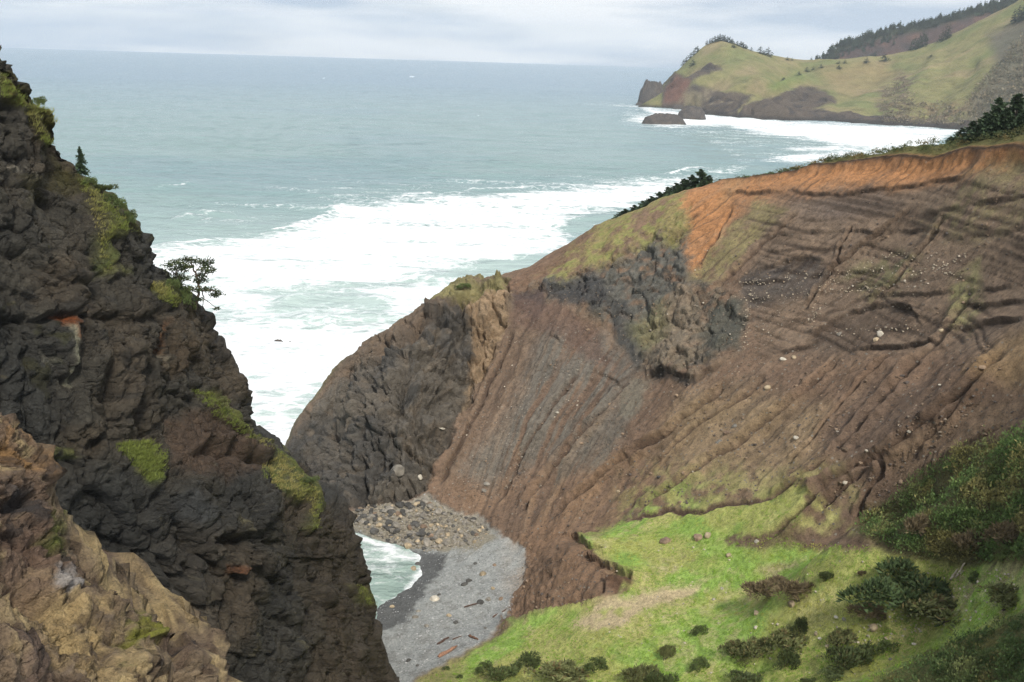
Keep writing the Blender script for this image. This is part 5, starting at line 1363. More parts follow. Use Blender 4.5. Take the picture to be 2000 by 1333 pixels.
def boulder(px, py, w, kind, label, group=None, keys=('land',), hgt=1.0, name='boulder', z=None):
    if z is not None: q = PZ(px, py, z); loc = Vector(q); dd = np.linalg.norm(q - np.array([0, 0, CAM_H]))
    else:
        h_ = hit(px, py, keys)
        if h_ is None: return
        loc, _, dd = h_
    s_ = w * dd / F
    o = bpy.data.objects.new(name, RK[kind][rng.randint(4)]); col.objects.link(o)
    o.location = loc + Vector((0, 0, (-.06 if group is None else .04) * s_)); o.scale = (s_, s_, s_ * hgt); o.rotation_euler = (rng.uniform(-.3, .3), rng.uniform(-.3, .3), rng.uniform(0, 6.28))
    o['label'] = label; o['category'] = 'boulder' if w > 11 else 'rock'
    if group: o['group'] = group
    return o
BL = [(808, 1114, 28, 'tan', 'large tan boulder standing in the white wash at the edge of the inlet'), (762, 1112, 24, 'tan', 'tan boulder half under water in the middle of the inlet'), (793, 1105, 13, 'dark', 'dark rock left of the large tan boulder in the wash'), (816, 1102, 13, 'dark', 'dark rock behind the large tan boulder in the wash'),
      (907, 1142, 15, 'dark', 'lower of two dark boulders leaning together on the shingle'), (916, 1135, 14, 'dark', 'upper of two dark boulders leaning together on the shingle'), (944, 1122, 17, 'tan', 'cream rock on the upper shingle, up from the two dark boulders'), (850, 1170, 21, 'pale', 'large cream boulder at the edge of the wet dark shingle'), (858, 1162, 10, 'dark', 'small dark rock behind the large cream boulder'),
      (877, 1203, 14, 'tan', 'tan boulder low on the shingle beach'), (891, 1217, 15, 'dark', 'round dark boulder low on the shingle, right of the tan one'), (962, 1150, 11, 'tan', 'small orange tan rock near the foot of the brown bank'), (834, 1223, 12, 'grey', 'grey rock on the shingle left of the tan boulder'), (812, 1206, 15, 'grey', 'grey boulder on the border of wet and dry shingle'), (818, 1194, 11, 'grey', 'smaller grey rock on the border of wet and dry shingle'),
      (938, 1177, 15, 'dark', 'left dark boulder beside the end of the brown bank'), (953, 1171, 15, 'grey', 'right boulder beside the end of the brown bank'), (979, 1170, 12, 'brown', 'brown rock fallen from the bank onto the shingle'), (948, 1228, 9, 'grey', 'small rock near the grass edge of the beach'), (798, 1291, 14, 'dark', 'dark rock alone at the bottom of the beach'), (816, 1300, 7, 'dark', 'very small dark rock at the bottom of the beach'), (929, 1101, 9, 'dark', 'small dark rock at the top of the shingle'), (966, 1104, 10, 'brown', 'small brown rock at the top of the shingle'),
      (766, 1186, 12, 'tan', 'tan rock in the foam at the lower end of the inlet'),
      (1299, 1058, 26, 'brown', 'brown boulder with a lit side at the top of the grass'), (1384, 1046, 22, 'tan', 'tan boulder on a mound at the top of the grass'), (1364, 1050, 26, 'brown', 'dark brown clod left of the tan boulder on its mound'), (1424, 1085, 13, 'tan', 'small pinkish rock on the upper grass'), (1548, 1156, 12, 'tan', 'tan rock lodged in the dry brown bush'), (1548, 1180, 20, 'tan', 'tan boulder at the lower edge of the dry brown bush'),
      (1478, 1198, 18, 'tan', 'tan boulder on the grass below the dry brown bush'), (1393, 1171, 11, 'pale', 'white rock on the grass near the tan patch'), (1410, 1150, 10, 'pale', 'white flat rock on the grass above another white one'), (1478, 1225, 11, 'pale', 'pale rock alone on the lower grass'), (1708, 1226, 20, 'tan', 'pinkish boulder on the grass below the low brown bush'), (1716, 1206, 11, 'pale', 'pale rock just above the pinkish boulder'),
      (1594, 1238, 10, 'tan', 'orange rock among bushes right of the windswept row'), (1602, 1247, 10, 'pale', 'pale rock touching the orange one'), (1616, 1262, 12, 'tan', 'tan rock at the left foot of a dark bush'), (1552, 1240, 15, 'tan', 'pale tan rock sitting on the windswept row of bushes'), (1740, 1184, 9, 'pale', 'small pale rock under the large dark bush'), (1634, 1206, 9, 'pale', 'small pale rock on the grass left of the low brown bush'),
      (1650, 1210, 11, 'grey', 'small grey rock on the grass left of the low brown bush'), (1730, 1246, 9, 'tan', 'small tan rock right above the spiky dark bush'), (1786, 1258, 11, 'pale', 'pale rock next to the lower right scrub'), (1478, 1058, 11, 'pale', 'pale rock in the brown runout of the widest gully'), (1740, 1288, 9, 'grey', 'small grey rock by the corner scrub'), (1682, 1170, 9, 'pale', 'small pale rock left of the large dark bush'),
      (1557, 855, 15, 'pale', 'big white slab alone on the middle of the slide'), (1651, 942, 11, 'pale', 'white rock in the bed of the widest gully'), (1500, 757, 20, 'tan', 'rounded tan boulder on the slide below the knob'), (1483, 759, 11, 'grey', 'grey rock left of the rounded tan boulder on the slide'), (1406, 864, 20, 'grey', 'lowest block of the dark rock cluster on the slide'), (1420, 846, 20, 'brown', 'middle block of the dark rock cluster on the slide'), (1436, 832, 16, 'grey', 'topmost block of the dark rock cluster on the slide'),
      (1720, 652, 22, 'pale', 'white block sticking out of the scar below the arched ledge'), (1712, 664, 15, 'tan', 'tan block under the white one below the arched ledge'), (1531, 702, 15, 'pale', 'left one of two pale rocks in the bedded outcrop'), (1551, 698, 15, 'tan', 'right one of two pale rocks in the bedded outcrop'), (1838, 645, 16, 'tan', 'tan rock at the right end of the arched ledge'), (1640, 652, 13, 'grey', 'grey block under the left part of the arched ledge'), (1288, 932, 13, 'dark', 'dark rock on the lower left of the slide'), (1272, 925, 8, 'brown', 'small brown rock next to the dark one on the lower slide'),
      (1776, 843, 9, 'pale', 'white rock in the upper part of the widest gully'), (1836, 752, 9, 'pale', 'small white rock high on the right of the slide'), (1208, 960, 9, 'tan', 'tan rock above the left end of the grass'), (863, 836, 13, 'pale', 'round pale boulder resting low on the rocky point'), (776, 918, 34, 'grey', 'large rounded block at the foot of the rocky point'), (822, 932, 16, 'pale', 'pale boulder beside the large block under the rocky point'),
      (1088, 806, 9, 'pale', 'pale rock on the grey scree left of the slide'), (950, 945, 14, 'grey', 'boulder in the scree chute above the boulder heap'), (946, 958, 12, 'grey', 'boulder below another in the scree chute above the heap'), (1030, 1135, 10, 'brown', 'brown clod at the foot of the bank')]
for a in BL:
    b2 = list(a)
    boulder(*b2[:5])
HEAP = [(684, 1000), (720, 985), (770, 985), (830, 978), (880, 1000), (930, 1015), (960, 1040), (930, 1062), (880, 1072), (830, 1078), (790, 1068), (740, 1052), (700, 1035)]
hp = np.array(HEAP, float); lo, hi = hp.min(0), hp.max(0)
n_ = 0; rs6 = np.random.RandomState(6); heap_sets = {}
while n_ < 285:
    px, py = rs6.uniform(lo[0], hi[0]), rs6.uniform(lo[1], hi[1])
    if poly_sd(np.array([px]), np.array([py]), HEAP)[0] < 0: continue
    big = rs6.rand() < .16 and px < 880
    w_ = rs6.uniform(13, 24) if big else rs6.uniform(6, 13)
    far_left = (px - 700) / 260
    kd = rs6.choice(['grey', 'dark', 'tan', 'brown'], p=[.70 - .3 * (1 - far_left), .3 * (1 - far_left) + .08, .16, .06] / np.sum([.70 - .3 * (1 - far_left), .3 * (1 - far_left) + .08, .16, .06]))
    row_ = 'back' if py < 1008 else ('middle' if py < 1040 else 'front'); side_ = ['far left', 'left', 'centre', 'right', 'far right'][min(4, int((px - 684) / 55.3))]
    sz_ = 'large' if w_ > 13 else ('middling' if w_ > 9.5 else 'small'); tone_ = {'grey': 'grey', 'dark': 'dark', 'tan': 'tan', 'brown': 'brown'}[kd]
    o_ = boulder(px, py, w_, kd, '%s %s boulder at the %s of the boulder heap, %s row' % (sz_, tone_, side_, row_), 'boulders heaped at the head of the cove', hgt=rs6.uniform(.7, 1.1))
    if o_ is not None: heap_sets.setdefault(o_['label'], []).append((px, o_))
    n_ += 1
ORD2 = ORD + 'fourteenth fifteenth sixteenth seventeenth eighteenth nineteenth twentieth'.split()
for lb_, q_ in heap_sets.items():
    if len(q_) > 1:
        for k_, (_, o_) in enumerate(sorted(q_, key=lambda t_: t_[0])): o_['label'] = lb_ + ', ' + ORD2[k_] + ' from left'
boulder(812, 1024, 27, 'dark', 'biggest dark boulder in the middle of the boulder heap')
boulder(765, 1000, 22, 'dark', 'dark boulder at the back of the heap against the point')
# loose small stones, too many to count
def stones(name, pts, sizes, colr, props):
    import bmesh
    bm = bmesh.new(); bmesh.ops.create_icosphere(bm, subdivisions=1, radius=.5)
    bm.verts.ensure_lookup_table()
    b0 = np.array([q.co[:] for q in bm.verts]); f0 = np.array([[q.index for q in f.verts] for f in bm.faces]); bm.free()
    n = len(pts); rs = np.random.RandomState(3)
    jit = 1 + .28 * rs.uniform(-1, 1, (n, len(b0), 1))
    sc_ = np.array(sizes)[:, None, None] * np.stack([rs.uniform(.8, 1.2, n), rs.uniform(.6, 1.1, n), rs.uniform(.5, .8, n)], 1)[:, None, :]
    th_ = rs.uniform(0, 6.28, n); c_, s_ = np.cos(th_), np.sin(th_)
    q = b0[None] * jit * sc_
    q = np.stack([q[..., 0] * c_[:, None] - q[..., 1] * s_[:, None], q[..., 0] * s_[:, None] + q[..., 1] * c_[:, None], q[..., 2]], -1) + np.array(pts)[:, None, :]
    Vv = q.reshape(-1, 3); Ff = (f0[None] + (np.arange(n) * len(b0))[:, None, None]).reshape(-1, 3)
    o = link(name, new_mesh(name, Vv, Ff, M_STONE, {'Col': np.repeat(colr, len(b0), axis=0)}, smooth=False), kind='stuff')
    for k, v_ in props.items(): o[k] = v_
M_STONE = ground_mat('loose stones', 4, var=.3, bump=.4, dist=.05)
rs7 = np.random.RandomState(8)
pts = scatter(HEAP, 1500, rs7); stones('stones', pts, rs7.uniform(.25, .65, len(pts)), tint(len(pts), S(134, 126, 112), rs7, .45), dict(label='small stones filling the gaps of the boulder heap', category='stones'))
pts = []; 
for poly, n in [([(1000, 620), (1100, 680), (1200, 740), (1180, 820), (1060, 960), (900, 985), (850, 950)], 420), ([(1440, 560), (1500, 550), (1620, 535), (1800, 540), (1800, 600), (1620, 620), (1480, 640), (1450, 680)], 330),
                ([(1450, 600), (1520, 620), (1480, 720), (1430, 760), (1400, 760), (1440, 680)], 170), ([(1640, 540), (1850, 490), (1840, 560), (1700, 580)], 130), ([(1280, 760), (1600, 740), (1700, 820), (1500, 960), (1200, 980), (1150, 900)], 230), ([(1700, 830), (1860, 760), (1900, 850), (1700, 980), (1580, 1010)], 110),
                ([(1230, 480), (1345, 430), (1440, 580), (1440, 690), (1300, 730), (1200, 600)], 300), ([(960, 780), (1060, 800), (1000, 950), (900, 960)], 150), ([(1030, 560), (1200, 560), (1230, 680), (1100, 600)], 90)]:
    pts += scatter(poly, n, rs7)
sz = np.where(rs7.rand(len(pts)) < .12, rs7.uniform(.35, .6, len(pts)), rs7.uniform(.12, .3, len(pts)))
cl = tint(len(pts), S(124, 112, 98), rs7, .5, S(176, 166, 150), .22)
stones('stones', pts, sz, cl, dict(label='pale stones strewn over the bare slide', category='stones'))
# clods and rubble of the slide's own soil
pts = []
for poly, n in [([(1000, 610), (1110, 600), (1230, 700), (1260, 750), (1440, 740), (1480, 660), (1820, 690), (1980, 640), (1990, 840), (1880, 860), (1690, 1000), (1560, 950), (1300, 1000), (1140, 1050), (1020, 1050), (850, 950)], 3600),
                ([(1440, 400), (1890, 350), (1990, 330), (1990, 620), (1820, 680), (1480, 650), (1400, 570)], 1000), ([(1060, 545), (1230, 500), (1340, 430), (1440, 580), (1450, 690), (1300, 735), (1190, 640)], 700), ([(1020, 1060), (1130, 1060), (1185, 1130), (1150, 1180), (1010, 1200)], 350)]:
    pts += scatter(poly, n, rs7)
pu_, pv_ = project(np.array(pts)); keep_ = fbm(np.stack([pu_ * .012, pv_ * .012, 0 * pu_], 1), 3, off=5) + .5 * rs7.rand(len(pts)) > -.05
pts = [q for q, k_ in zip(pts, keep_) if k_]
sz = .14 * np.exp(.5 * np.abs(rs7.normal(size=len(pts)))) * rs7.uniform(.8, 1.6, len(pts))
stones('rubble', pts, sz, tint(len(pts), S(128, 110, 92), rs7, .45, S(92, 84, 78), .3), dict(label='brown clods and rubble scattered over the bare slide', category='rubble'))
# bands of white pebbles weathering out along the beds
pts = []
for ln, n in [([(1440, 552), (1500, 548), (1600, 534), (1700, 528), (1790, 508)], 110), ([(1450, 584), (1540, 578), (1640, 568), (1720, 560)], 80), ([(1600, 560), (1650, 540), (1720, 500), (1780, 498)], 60), ([(1470, 560), (1460, 620), (1455, 680)], 45), ([(1600, 600), (1580, 640)], 20), ([(1820, 520), (1880, 545)], 25), ([(1750, 545), (1840, 520), (1890, 495)], 35), ([(1640, 650), (1800, 640)], 30)]:
    a = np.array(ln, float); t = rs7.rand(n) * (len(a) - 1); i_ = t.astype(int); q = a[i_] + (a[np.minimum(i_ + 1, len(a) - 1)] - a[i_]) * (t - i_)[:, None] + rs7.normal(size=(n, 2)) * 3.5
    for x_, y_ in q:
        h_ = hit(x_, y_, ('land',))
        if h_ is not None: pts.append(tuple(h_[0]))
stones('stones', pts, rs7.uniform(.16, .42, len(pts)), tint(len(pts), S(176, 164, 144), rs7, .35), dict(label='bands of white stones along the bedded scar', category='stones'))
pts = scatter([(880, 1080), (1025, 1085), (1000, 1200), (930, 1260), (780, 1320), (770, 1240), (850, 1170)], 1100, rs7)
stones('stones', pts, rs7.uniform(.12, .34, len(pts)), tint(len(pts), S(160, 160, 158), rs7, .5), dict(label='cobbles scattered over the grey shingle beach', category='stones'))
pts = scatter([(1800, 1110), (1990, 1110), (1990, 1190), (1850, 1230), (1700, 1260), (1600, 1260), (1700, 1190)], 220, rs7) + scatter([(1150, 1060), (1700, 1060), (1700, 1330), (1000, 1330), (1190, 1180)], 110, rs7)
stones('stones', pts, rs7.uniform(.15, .4, len(pts)), tint(len(pts), S(190, 180, 160), rs7, .35), dict(label='pale stones scattered among the grass and bushes', category='stones'))

# ------------------------------------------------------------------ driftwood
M_RED = plain_mat('red driftwood', S(138, 104, 84), .35, 5); M_WOOD = plain_mat('grey driftwood', S(170, 158, 140), .3, 6); M_DWOOD = plain_mat('dark driftwood', S(92, 70, 60), .3, 6)
def log(a, b_, w, mat, label, name='driftwood_log', lift=.5, up=None):
    A, B = hit(*a, ('land',)), hit(*b_, ('land',))
    if not A or not B: return
    p0, p1 = np.array(A[0]), np.array(B[0]); r_ = w * A[2] / F / 2
    p0[2] += r_ * lift; p1[2] += r_ * lift + (up or 0)
    n = 9; t = np.linspace(0, 1, n)[:, None]
    q = p0 + (p1 - p0) * t; q += np.c_[rng.normal(size=(n, 2)) * r_ * .22, rng.normal(size=n) * r_ * .1]
    rad_ = r_ * (1.05 - .45 * t[:, 0]) * (1 + .12 * rng.normal(size=n)); rad_[0] *= .75; rad_[-1] *= .5
    Vv, Ff = tube(q, rad_, 9)
    k = len(Vv); Vv = np.vstack([Vv, q[0], q[-1]])
    caps = [[k, (j + 1) % 9, j, j] for j in range(9)]
    F3 = [[f[0], f[1], f[2]] for f in Ff] + [[f[0], f[2], f[3]] for f in Ff] + [[k, (j + 1) % 9, j] for j in range(9)] + [[k + 1, (n - 1) * 9 + j, (n - 1) * 9 + (j + 1) % 9] for j in range(9)]
    link(name, new_mesh(name, Vv, np.array(F3), mat), label=label, category='driftwood', group='driftwood on the beach' if name == 'driftwood_log' else None)
log((857, 1285), (893, 1264), 8, M_RED, 'thick reddish log at the grass edge of the beach')
log((916, 1243), (935, 1250), 5, M_RED, 'short pale orange plank near the grass edge')
log((855, 1259), (877, 1246), 5, M_DWOOD, 'dark brown log above the reddish one')
log((906, 1187), (942, 1177), 3, M_DWOOD, 'thin dark branch lying by the brown bank')
log((884, 1250), (902, 1243), 3, M_DWOOD, 'thin dark stick between the two logs')
log((962, 1207), (990, 1190), 3, M_DWOOD, 'thin stick along the foot of the bank')
log((1856, 1134), (1870, 1120), 4, M_WOOD, 'left one of two bleached dead branches right of the large bush', 'dead_branch', up=.5)
log((1866, 1130), (1882, 1113), 4, M_WOOD, 'right one of two bleached dead branches right of the large bush', 'dead_branch', up=.8)

# ------------------------------------------------------------------ rocks in the sea
def sea_rock(px, py, w, hpx, seed, label, mat, deep=.8, peaks=3, d_off=0):
    q = PZ(px, py, 0.0); dd = np.linalg.norm(q - np.array([0, 0, CAM_H])); wm, hm = w * dd / F, hpx * dd / F
    nx, ny = 70, 46
    X_, Y_ = np.meshgrid(np.linspace(-1, 1, nx), np.linspace(-1, 1, ny))
    rs = np.random.RandomState(seed)
    r_ = np.hypot(X_, Y_); H = np.zeros_like(X_)
    for k in range(peaks):
        cx, cy = rs.uniform(-.45, .45) if k else 0, rs.uniform(-.35, .35)
        H = np.maximum(H, (1 if k == 0 else rs.uniform(.45, .85)) * (1 - np.clip(np.hypot((X_ - cx), (Y_ - cy)) / rs.uniform(.75, 1.0), 0, 1) ** 2.6))
    H = np.minimum(H, .86) * 1.16 * sst(1 - r_, 0, .22)
    pp = np.c_[X_.ravel() * 3, Y_.ravel() * 3, H.ravel() * 2].astype(np.float32)
    f1, f2, R, T = blocks(pp * 1.2, seed); f1b, f2b, Rb, Tb = blocks(pp * 2.6, seed + 3)
    H = H.ravel() * (1 + .1 * (R - .5) + .12 * T) + .07 * T + .05 * Tb - .05 * (1 - sst(f2 - f1, 0, .15)) + .04 * fbm(pp * 3, 3, off=seed)
    H = np.where(r_.ravel() > .93, -.25, H - .04)
    Vv = np.c_[q[0] + X_.ravel() * wm / 2, q[1] + wm * deep / 2 + Y_.ravel() * wm * deep / 2 + d_off, H * hm]
    c_ = tint(len(Vv), S(76, 70, 66), rs, .12); c_ = lay(c_, sst(H, .25, .02), S(52, 46, 42), .8); c_ = lay(c_, sst(fbm(pp * 1.5, 3, off=9), 0, .6), S(104, 92, 82), .6)
    link('sea_rock', new_mesh('sea_rock', Vv, grid_faces(ny, nx), mat, {'Col': c_}), label=label, category='rock', group='rocks standing in the sea')
M_SROCK = ground_mat('wet sea rock', .12, var=.4, bump=.8, dist=1.5, rough=.7, spec=.4)
M_SROCK2 = ground_mat('near sea rock', 1.2, var=.4, bump=.8, dist=.2, rough=.6, spec=.4)
sea_rock(1302, 247, 96, 22, 3, 'long low black rock in the surf off the headland', M_SROCK, .5, 4)
sea_rock(1354, 236, 62, 26, 5, 'peaked dark rock in the surf, right of the long low one', M_SROCK, .7, 2)
sea_rock(1276, 209, 62, 46, 8, 'blunt brown sea stack at the tip of the headland', M_SROCK, .8, 3)
sea_rock(1249, 208, 18, 7, 9, 'tiny dark rock just off the blunt sea stack', M_SROCK, .8, 1)
sea_rock(1326, 216, 26, 10, 12, 'small dark rock at the headland foot between stack and cliffs', M_SROCK, .8, 1)
sea_rock(541, 676, 30, 9, 15, 'small jagged black rock awash in the foam below the cliff tree', M_SROCK2, .6, 3)
sea_rock(566, 672, 8, 4, 16, 'tiny black tip of rock right of the jagged one in the foam', M_SROCK2, .8, 1)

# ------------------------------------------------------------------ trees far off
def far_tree(px, base, hpx, label, group='trees on the far headland', keys=('headland',), wide=1.0, d=None):
    if d is None:
        h_ = hit(px, base, keys)
        for k in range(12):
            if h_ is not None and h_[2] < 3200: break
            base += 1.2; h_ = hit(px, base, keys)
        if h_ is None: return
        loc, _, dd = h_
    hm = hpx * dd / F
    c = FARC[rng.randint(4)]
    place('conifer_tree', [('crown', c[0]), ('trunk', c[1])], (loc.x, loc.y, loc.z - .03 * hm), (hm * wide, hm * wide, hm), rng.uniform(0, 6), label, 'tree', group)
for k, (px, b_, h_) in enumerate([(1380, 83, 9), (1386, 81, 10), (1391, 80, 9), (1396, 80, 11), (1401, 79, 12), (1406, 78, 13), (1411, 79, 11), (1415, 80, 12), (1420, 81, 10), (1425, 84, 11), (1429, 85, 9)]):
    far_tree(px, b_, h_, 'small dark conifer on the very top of the headland, %s from the left' % ORD[k], wide=2.0)
for px, b_, h_, lb in [(1433, 93, 8, 'lone dark tree just below the right end of the headland top row'), (1440, 89, 7, 'first tree down the right side from the headland top'), (1447, 92, 9, 'taller of the trees down the right side of the headland top'), (1451, 93, 8, 'tree beside the taller one down the right side of the headland top'), (1457, 96, 7, 'small tree down the right side of the headland top'), (1467, 100, 6, 'last small tree of the run down the right side of the headland top'),
                       (1485, 105, 11, 'left one of the two lone trees on the headland skyline'), (1500, 110, 14, 'right and taller one of the two lone trees on the headland skyline'), (1493, 107, 6, 'low tree between the two lone trees on the headland skyline'), (1538, 118, 6, 'left low bush on the saddle skyline'), (1547, 119, 5, 'right low bush on the saddle skyline'),
                       (1362, 94, 9, 'topmost tree on the seaward edge of the headland'), (1356, 99, 8, 'second tree down the seaward edge of the headland'), (1349, 107, 8, 'third tree down the seaward edge of the headland'), (1340, 118, 9, 'fourth tree down the seaward edge of the headland'), (1334, 123, 8, 'lowest tree on the seaward edge of the headland'), (1354, 128, 10, 'tree on the seaward face of the headland'),
                       (1576, 140, 7, 'left bushy tree of the row on the grassy spur'), (1588, 137, 6, 'middle bushy tree of the row on the grassy spur'), (1604, 133, 6, 'right bushy tree of the row on the grassy spur'), (1560, 147, 6, 'small bush below the row on the grassy spur'), (1530, 157, 5, 'lowest small bush on the crest of the grassy spur'), (1638, 125, 5, 'left bush of a pair under the saddle skyline'), (1650, 124, 6, 'right bush of a pair under the saddle skyline'), (1639, 135, 6, 'round bush below the pair under the saddle skyline'),
                       (1692, 123, 9, 'tree alone on the skyline left of centre of the right hill'), (1728, 119, 10, 'tree alone on the skyline at the foot of the right hill'), (1818, 112, 4, 'tiny bush on the open slope of the right hill')]:
    far_tree(px, b_, h_ * 1.15, lb, wide=2.2)
for k, (px, b_, h_) in enumerate([(1778, 98, 14), (1786, 97, 22), (1794, 95, 26), (1800, 93, 28), (1808, 91, 22), (1838, 82, 22), (1846, 78, 26), (1852, 75, 26)]):
    far_tree(px, b_, h_, 'dark conifer where the grassy hill meets the wooded ridge, %s of eight from the left' % ORD[k], wide=1.1)
for k, (px, b_, h_) in enumerate([(1979, 45, 22), (1988, 42, 26), (1996, 40, 24), (2005, 38, 26)]):
    far_tree(px, b_, h_, 'dark conifer at the top right of the grassy hill, %s from the left' % ORD[k], wide=1.2)
# woods that read as one mass
parts = []; rs9 = np.random.RandomState(9)
cones = []
for k in range(900):
    a_ = rs9.uniform(ba[0], ba[-1]); zt = np.interp(a_, ba, bz); back_ = rs9.uniform(-70, 60) if rs9.rand() < .8 else rs9.uniform(-150, 60)
    px_ = 1000 + F * math.tan(a_)
    if 1700 < px_ < 1850 and back_ < -40: back_ = rs9.uniform(-30, 50)
    d_ = 3300 + back_
    h_ = BV['far_ridge'].ray_cast(Vector((d_ * math.sin(a_), d_ * math.cos(a_), 900)), Vector((0, 0, -1)))
    if h_[0] is not None: cones.append((h_[0].x, h_[0].y, h_[0].z, rs9.uniform(14, 30)))
c9 = np.array(cones)
for lv in range(4):
    for sp_ in range(4):
        n = len(c9); ph = rs9.uniform(0, 6.28, n); t = lv / 4
        R = c9[:, 3] * .24 * (1 - t)
        pos = c9[:, :3] + np.c_[np.zeros((n, 2)), c9[:, 3] * (.12 + .75 * t)]
        ax = np.c_[np.cos(ph), np.sin(ph), rs9.uniform(.3, 1.2, n)]
        parts.append(sprigs(pos - ax * (R * .3)[:, None], ax, R * 1.9, R * 1.3, tint(n, S(50, 62, 46), rs9, .35), rs9))
a, b_, c_ = joined(parts)
link('forest', new_mesh('forest', a, b_, M_NEED, {'Col': c_}, smooth=False), kind='stuff', label='dark conifer forest along the ridge behind the grassy headland', category='forest')
pts = scatter([(1890, 200), (1950, 120), (2010, 60), (2080, 60), (2080, 250), (1960, 250), (1880, 240)], 1000, rs9, ('headland',)) + scatter([(1730, 180), (1760, 150), (1790, 200), (1880, 215), (1880, 250), (1720, 240)], 260, rs9, ('headland',))
leaf_mass('woods', pts, 4.2, S(122, 114, 94), S(104, 100, 76), M_LEAF, rs9, 9, 5.0, 4, dict(label='pale leafless woods in the misty valley under the right hill', category='woods'))

# ------------------------------------------------------------------ trees on the cliff edge
def px_tree(name, d_, branches, clusters, label, size, ncl=130, rs=None, thick=1.0, nleaf=.16, wts=None):
    """branches: (pixel path, base radius px); clusters: (px, py, rx, ry) of foliage; depth is added so that the tree is round"""
    rs = rs or np.random.RandomState(4)
    e = bpy.data.objects.new(name, None); col.objects.link(e)
    b0 = branches[0][0][0]; base_p = P(b0[0], b0[1], d_)
    e.location = base_p; e['label'] = label; e['category'] = 'tree'; e['group'] = 'trees clinging to the cliff edge'
    tb = []
    for path, r0, dy in branches:
        t = np.linspace(0, 1, len(path))
        q = np.array([P(x_, y_, d_ + dy * tt) for (x_, y_), tt in zip(path, t)]) - base_p
        fine = np.array([np.interp(np.linspace(0, 1, len(path) * 3), t, q[:, c]) for c in range(3)]).T
        fine += rs.normal(size=fine.shape) * r0 * d_ / F * .3 * (np.arange(len(fine)) > 0)[:, None]
        tb.append(tube(fine, np.linspace(r0, max(.35, r0 * .3), len(fine)) * d_ / F * thick, 6))
    a_, f_, _ = joined(tb)
    link('trunk', new_mesh('trunk', a_, f_, M_BARK), parent=e)
    ps = []
    for cx, cy, rx_, ry_, dy in clusters:
        n = int(ncl * (rx_ * ry_) ** .5 / 6)
        g = rs.normal(size=(n, 3)) * .62; m_ = d_ / F
        c = P(cx, cy, d_ + dy) - base_p
        pos = c + np.c_[g[:, 0] * rx_ * m_, g[:, 1] * rx_ * m_ * 1.1, g[:, 2] * ry_ * m_]
        ax = np.c_[g[:, 0] + .3, g[:, 1], np.abs(g[:, 2]) * .5 + .25] + .35 * rs.normal(size=(n, 3))
        ps.append(sprigs(pos, ax, nleaf * rs.uniform(.6, 1.4, n), nleaf * .5, tint(n, S(66, 80, 50), rs, .4, S(92, 96, 52), .15), rs))
    a_, f_, c_ = joined(ps)
    link('crown', new_mesh('crown', a_, f_, M_NEED, {'Col': c_}, smooth=False), parent=e)
px_tree('pine_tree', 101.0, [([(380, 606), (385, 590), (388, 572), (388, 556), (386, 545), (381, 532), (376, 520), (372, 512), (362, 504)], 3.2, 0), ([(388, 556), (394, 545), (400, 535), (406, 524), (411, 511)], 2.0, 1.2), ([(376, 520), (366, 524), (356, 522)], 1.5, -1), ([(387, 565), (396, 568), (406, 566), (418, 568), (428, 576)], 1.8, 1), ([(394, 568), (398, 582), (396, 598), (400, 612), (412, 622)], 1.2, 1.4), ([(398, 584), (410, 592), (424, 604)], .9, .5), ([(388, 572), (376, 568), (364, 564)], 1.3, -1.4), ([(384, 540), (392, 534), (396, 524)], 1.2, -1), ([(381, 532), (390, 522), (394, 512)], 1.2, .8), ([(400, 535), (410, 534), (414, 530)], 1, .4)],
        [(362, 508, 7, 4, 0), (374, 511, 9, 4, .4), (388, 512, 8, 4, .8), (396, 514, 6, 4, .8), (356, 520, 8, 4, -1), (368, 522, 7, 3, -.8), (410, 512, 5, 6, 1.2), (404, 522, 7, 5, 1.1), (412, 530, 6, 4, .5), (398, 528, 6, 5, -.8), (392, 540, 8, 5, 0), (396, 550, 6, 4, .5), (384, 549, 4, 4, 0), (378, 566, 10, 3.5, -.6), (364, 564, 9, 4, -1.3), (396, 567, 7, 3, .4), (410, 567, 10, 4, 1), (424, 574, 7, 4, 1), (416, 578, 7, 3, .8), (424, 604, 3, 2, .5), (360, 570, 8, 4, -1), (388, 585, 5, 3, -.5)], 'gnarled pine with a bare curved trunk leaning out from the cliff over the foam', 1, nleaf=.24)
px_tree('pine_tree', 100.0, [([(349, 575), (350, 560), (349, 548), (346, 536), (344, 524), (342, 514)], 2.4, 0), ([(347, 540), (338, 532), (330, 524)], 1.3, -.5), ([(348, 545), (356, 536), (362, 530)], 1.2, .6), ([(349, 553), (360, 549), (366, 544)], 1.1, 0)],
        [(328, 518, 7, 4, -.5), (338, 514, 8, 4, 0), (348, 515, 7, 4, .2), (336, 526, 9, 4, -.4), (348, 526, 9, 4, .3), (358, 528, 7, 4, .5), (344, 538, 9, 4, 0), (354, 543, 10, 4, .2), (344, 549, 9, 4, -.2), (362, 546, 6, 3, 0), (350, 557, 7, 3, 0)], 'smaller twin pine left of the gnarled one on the cliff edge', 1, nleaf=.22)
c = CON[0]
for px, py, hpx, lb, nm, wd in [(160, 340, 50, 'small upright spruce on the upper cliff edge', 'conifer_tree', .75)]:
    h_ = hit(px - 6, py, ('cliff',)); q = np.array(h_[0]) if h_ else P(px, py, 95.5)
    q = P(px, py + 2, np.hypot(q[0], q[1])); hm = hpx * 95.5 / F
    place(nm, [('crown', c[0]), ('trunk', c[1])], tuple(q), (hm * wd, hm * wd, hm), 0, lb, 'tree', 'trees clinging to the cliff edge')
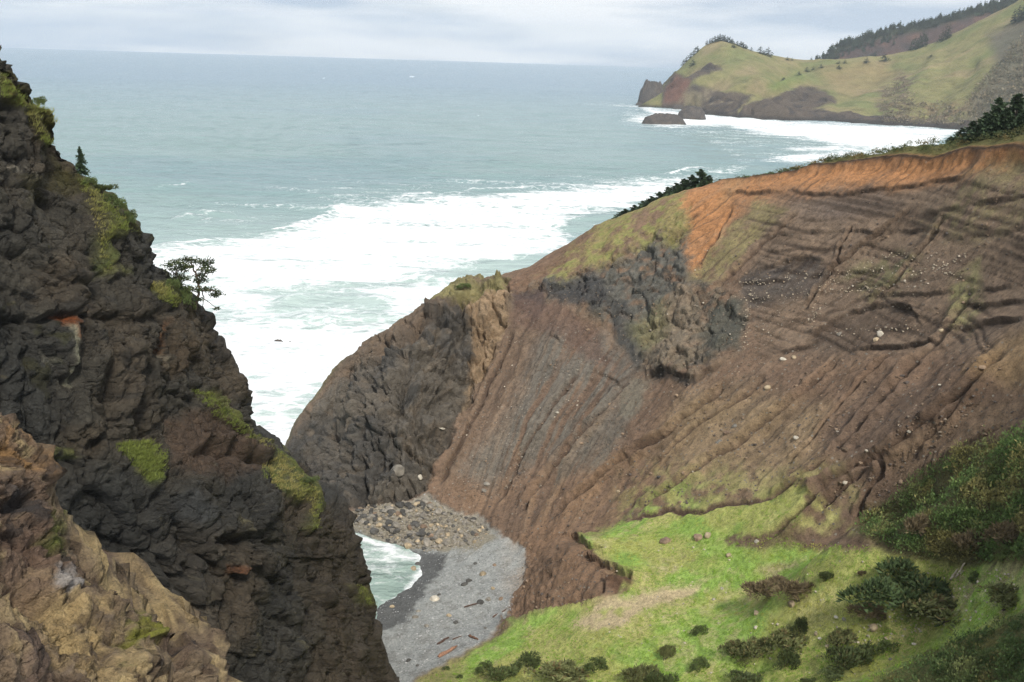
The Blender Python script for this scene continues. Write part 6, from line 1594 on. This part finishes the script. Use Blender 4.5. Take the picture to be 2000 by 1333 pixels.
def edge_shrub(px, py, w, h_px, kind, label):
    q_ = hit(px, py, ('cliff',))
    for k in range(25):
        if q_ is not None and q_[2] < 160: break
        px -= 2; q_ = hit(px, py, ('cliff',))
    if q_ is None: return
    loc, _, dd = q_; m_ = dd / F; sh = (SHR if kind == 'lean' else SHR_UP)[rng.randint(2)]
    place('shrub', [('foliage', sh[0]), ('stem', sh[1])], (loc.x, loc.y, loc.z - .1), (w * m_, w * m_ * .8, h_px * m_ / .65), 0, label, 'shrub', 'shrubs on the cliff edge')
for a in [(196, 375, 44, 22, 'lean', 'flat wind-bent juniper sticking out from the upper cliff edge'), (176, 362, 26, 18, 'up', 'small bush between the upright spruce and the flat juniper'), (226, 412, 40, 28, 'up', 'dark bush on the cliff edge below the flat juniper'), (248, 436, 34, 30, 'up', 'lower dark bush on the cliff edge above the bare overhang'), (214, 396, 30, 20, 'up', 'bush just under the flat juniper on the cliff edge'),
          (356, 596, 34, 40, 'up', 'dark green bush at the foot of the two pines'), (372, 608, 22, 24, 'up', 'small bush beneath the gnarled pine trunk'), (336, 566, 30, 24, 'up', 'bush left of the smaller twin pine'), (70, 205, 34, 18, 'up', 'yellowish mat of low shrub high on the cliff edge'), (430, 790, 34, 22, 'lean', 'low green shrub at the top of the long grassy ledge'), (600, 945, 34, 22, 'lean', 'low green shrub near the lower end of the long grassy ledge')]:
    edge_shrub(*a)
# the sprig on the peak of the rocky point
h_ = hit(905, 564, ('land',))
if h_:
    place('shrub', [('foliage', SHR_UP[0][0]), ('stem', SHR_UP[0][1])], tuple(h_[0]), (3.6, 3, 2.2), 0, 'dark little bush on top of the rocky point', 'shrub')

# ------------------------------------------------------------------ sea haze: even, thin air from below the water to just above the hills
m = bpy.data.materials.new('sea haze'); m.use_nodes = True
n = m.node_tree.nodes; n.clear()
mo = n.new('ShaderNodeOutputMaterial'); pv = n.new('ShaderNodeVolumePrincipled')
pv.inputs['Color'].default_value = (0.88, 0.94, 1.0, 1); pv.inputs['Density'].default_value = 5.5e-5; pv.inputs['Anisotropy'].default_value = 0.2
m.node_tree.links.new(pv.outputs['Volume'], mo.inputs['Volume'])
X0, X1, Y0, Y1, Z0, Z1 = -16900, 16900, -300, 17500, -32, 620
hv = np.array([(x_, y_, z_) for z_ in (Z0, Z1) for y_ in (Y0, Y1) for x_ in (X0, X1)], float)
hf = np.array([[0, 2, 3, 1], [4, 5, 7, 6], [0, 1, 5, 4], [2, 6, 7, 3], [0, 4, 6, 2], [1, 3, 7, 5]])
link('haze', new_mesh('haze', hv, hf, m, smooth=False), kind='stuff', label='thin pale sea haze over the whole coast', category='haze')
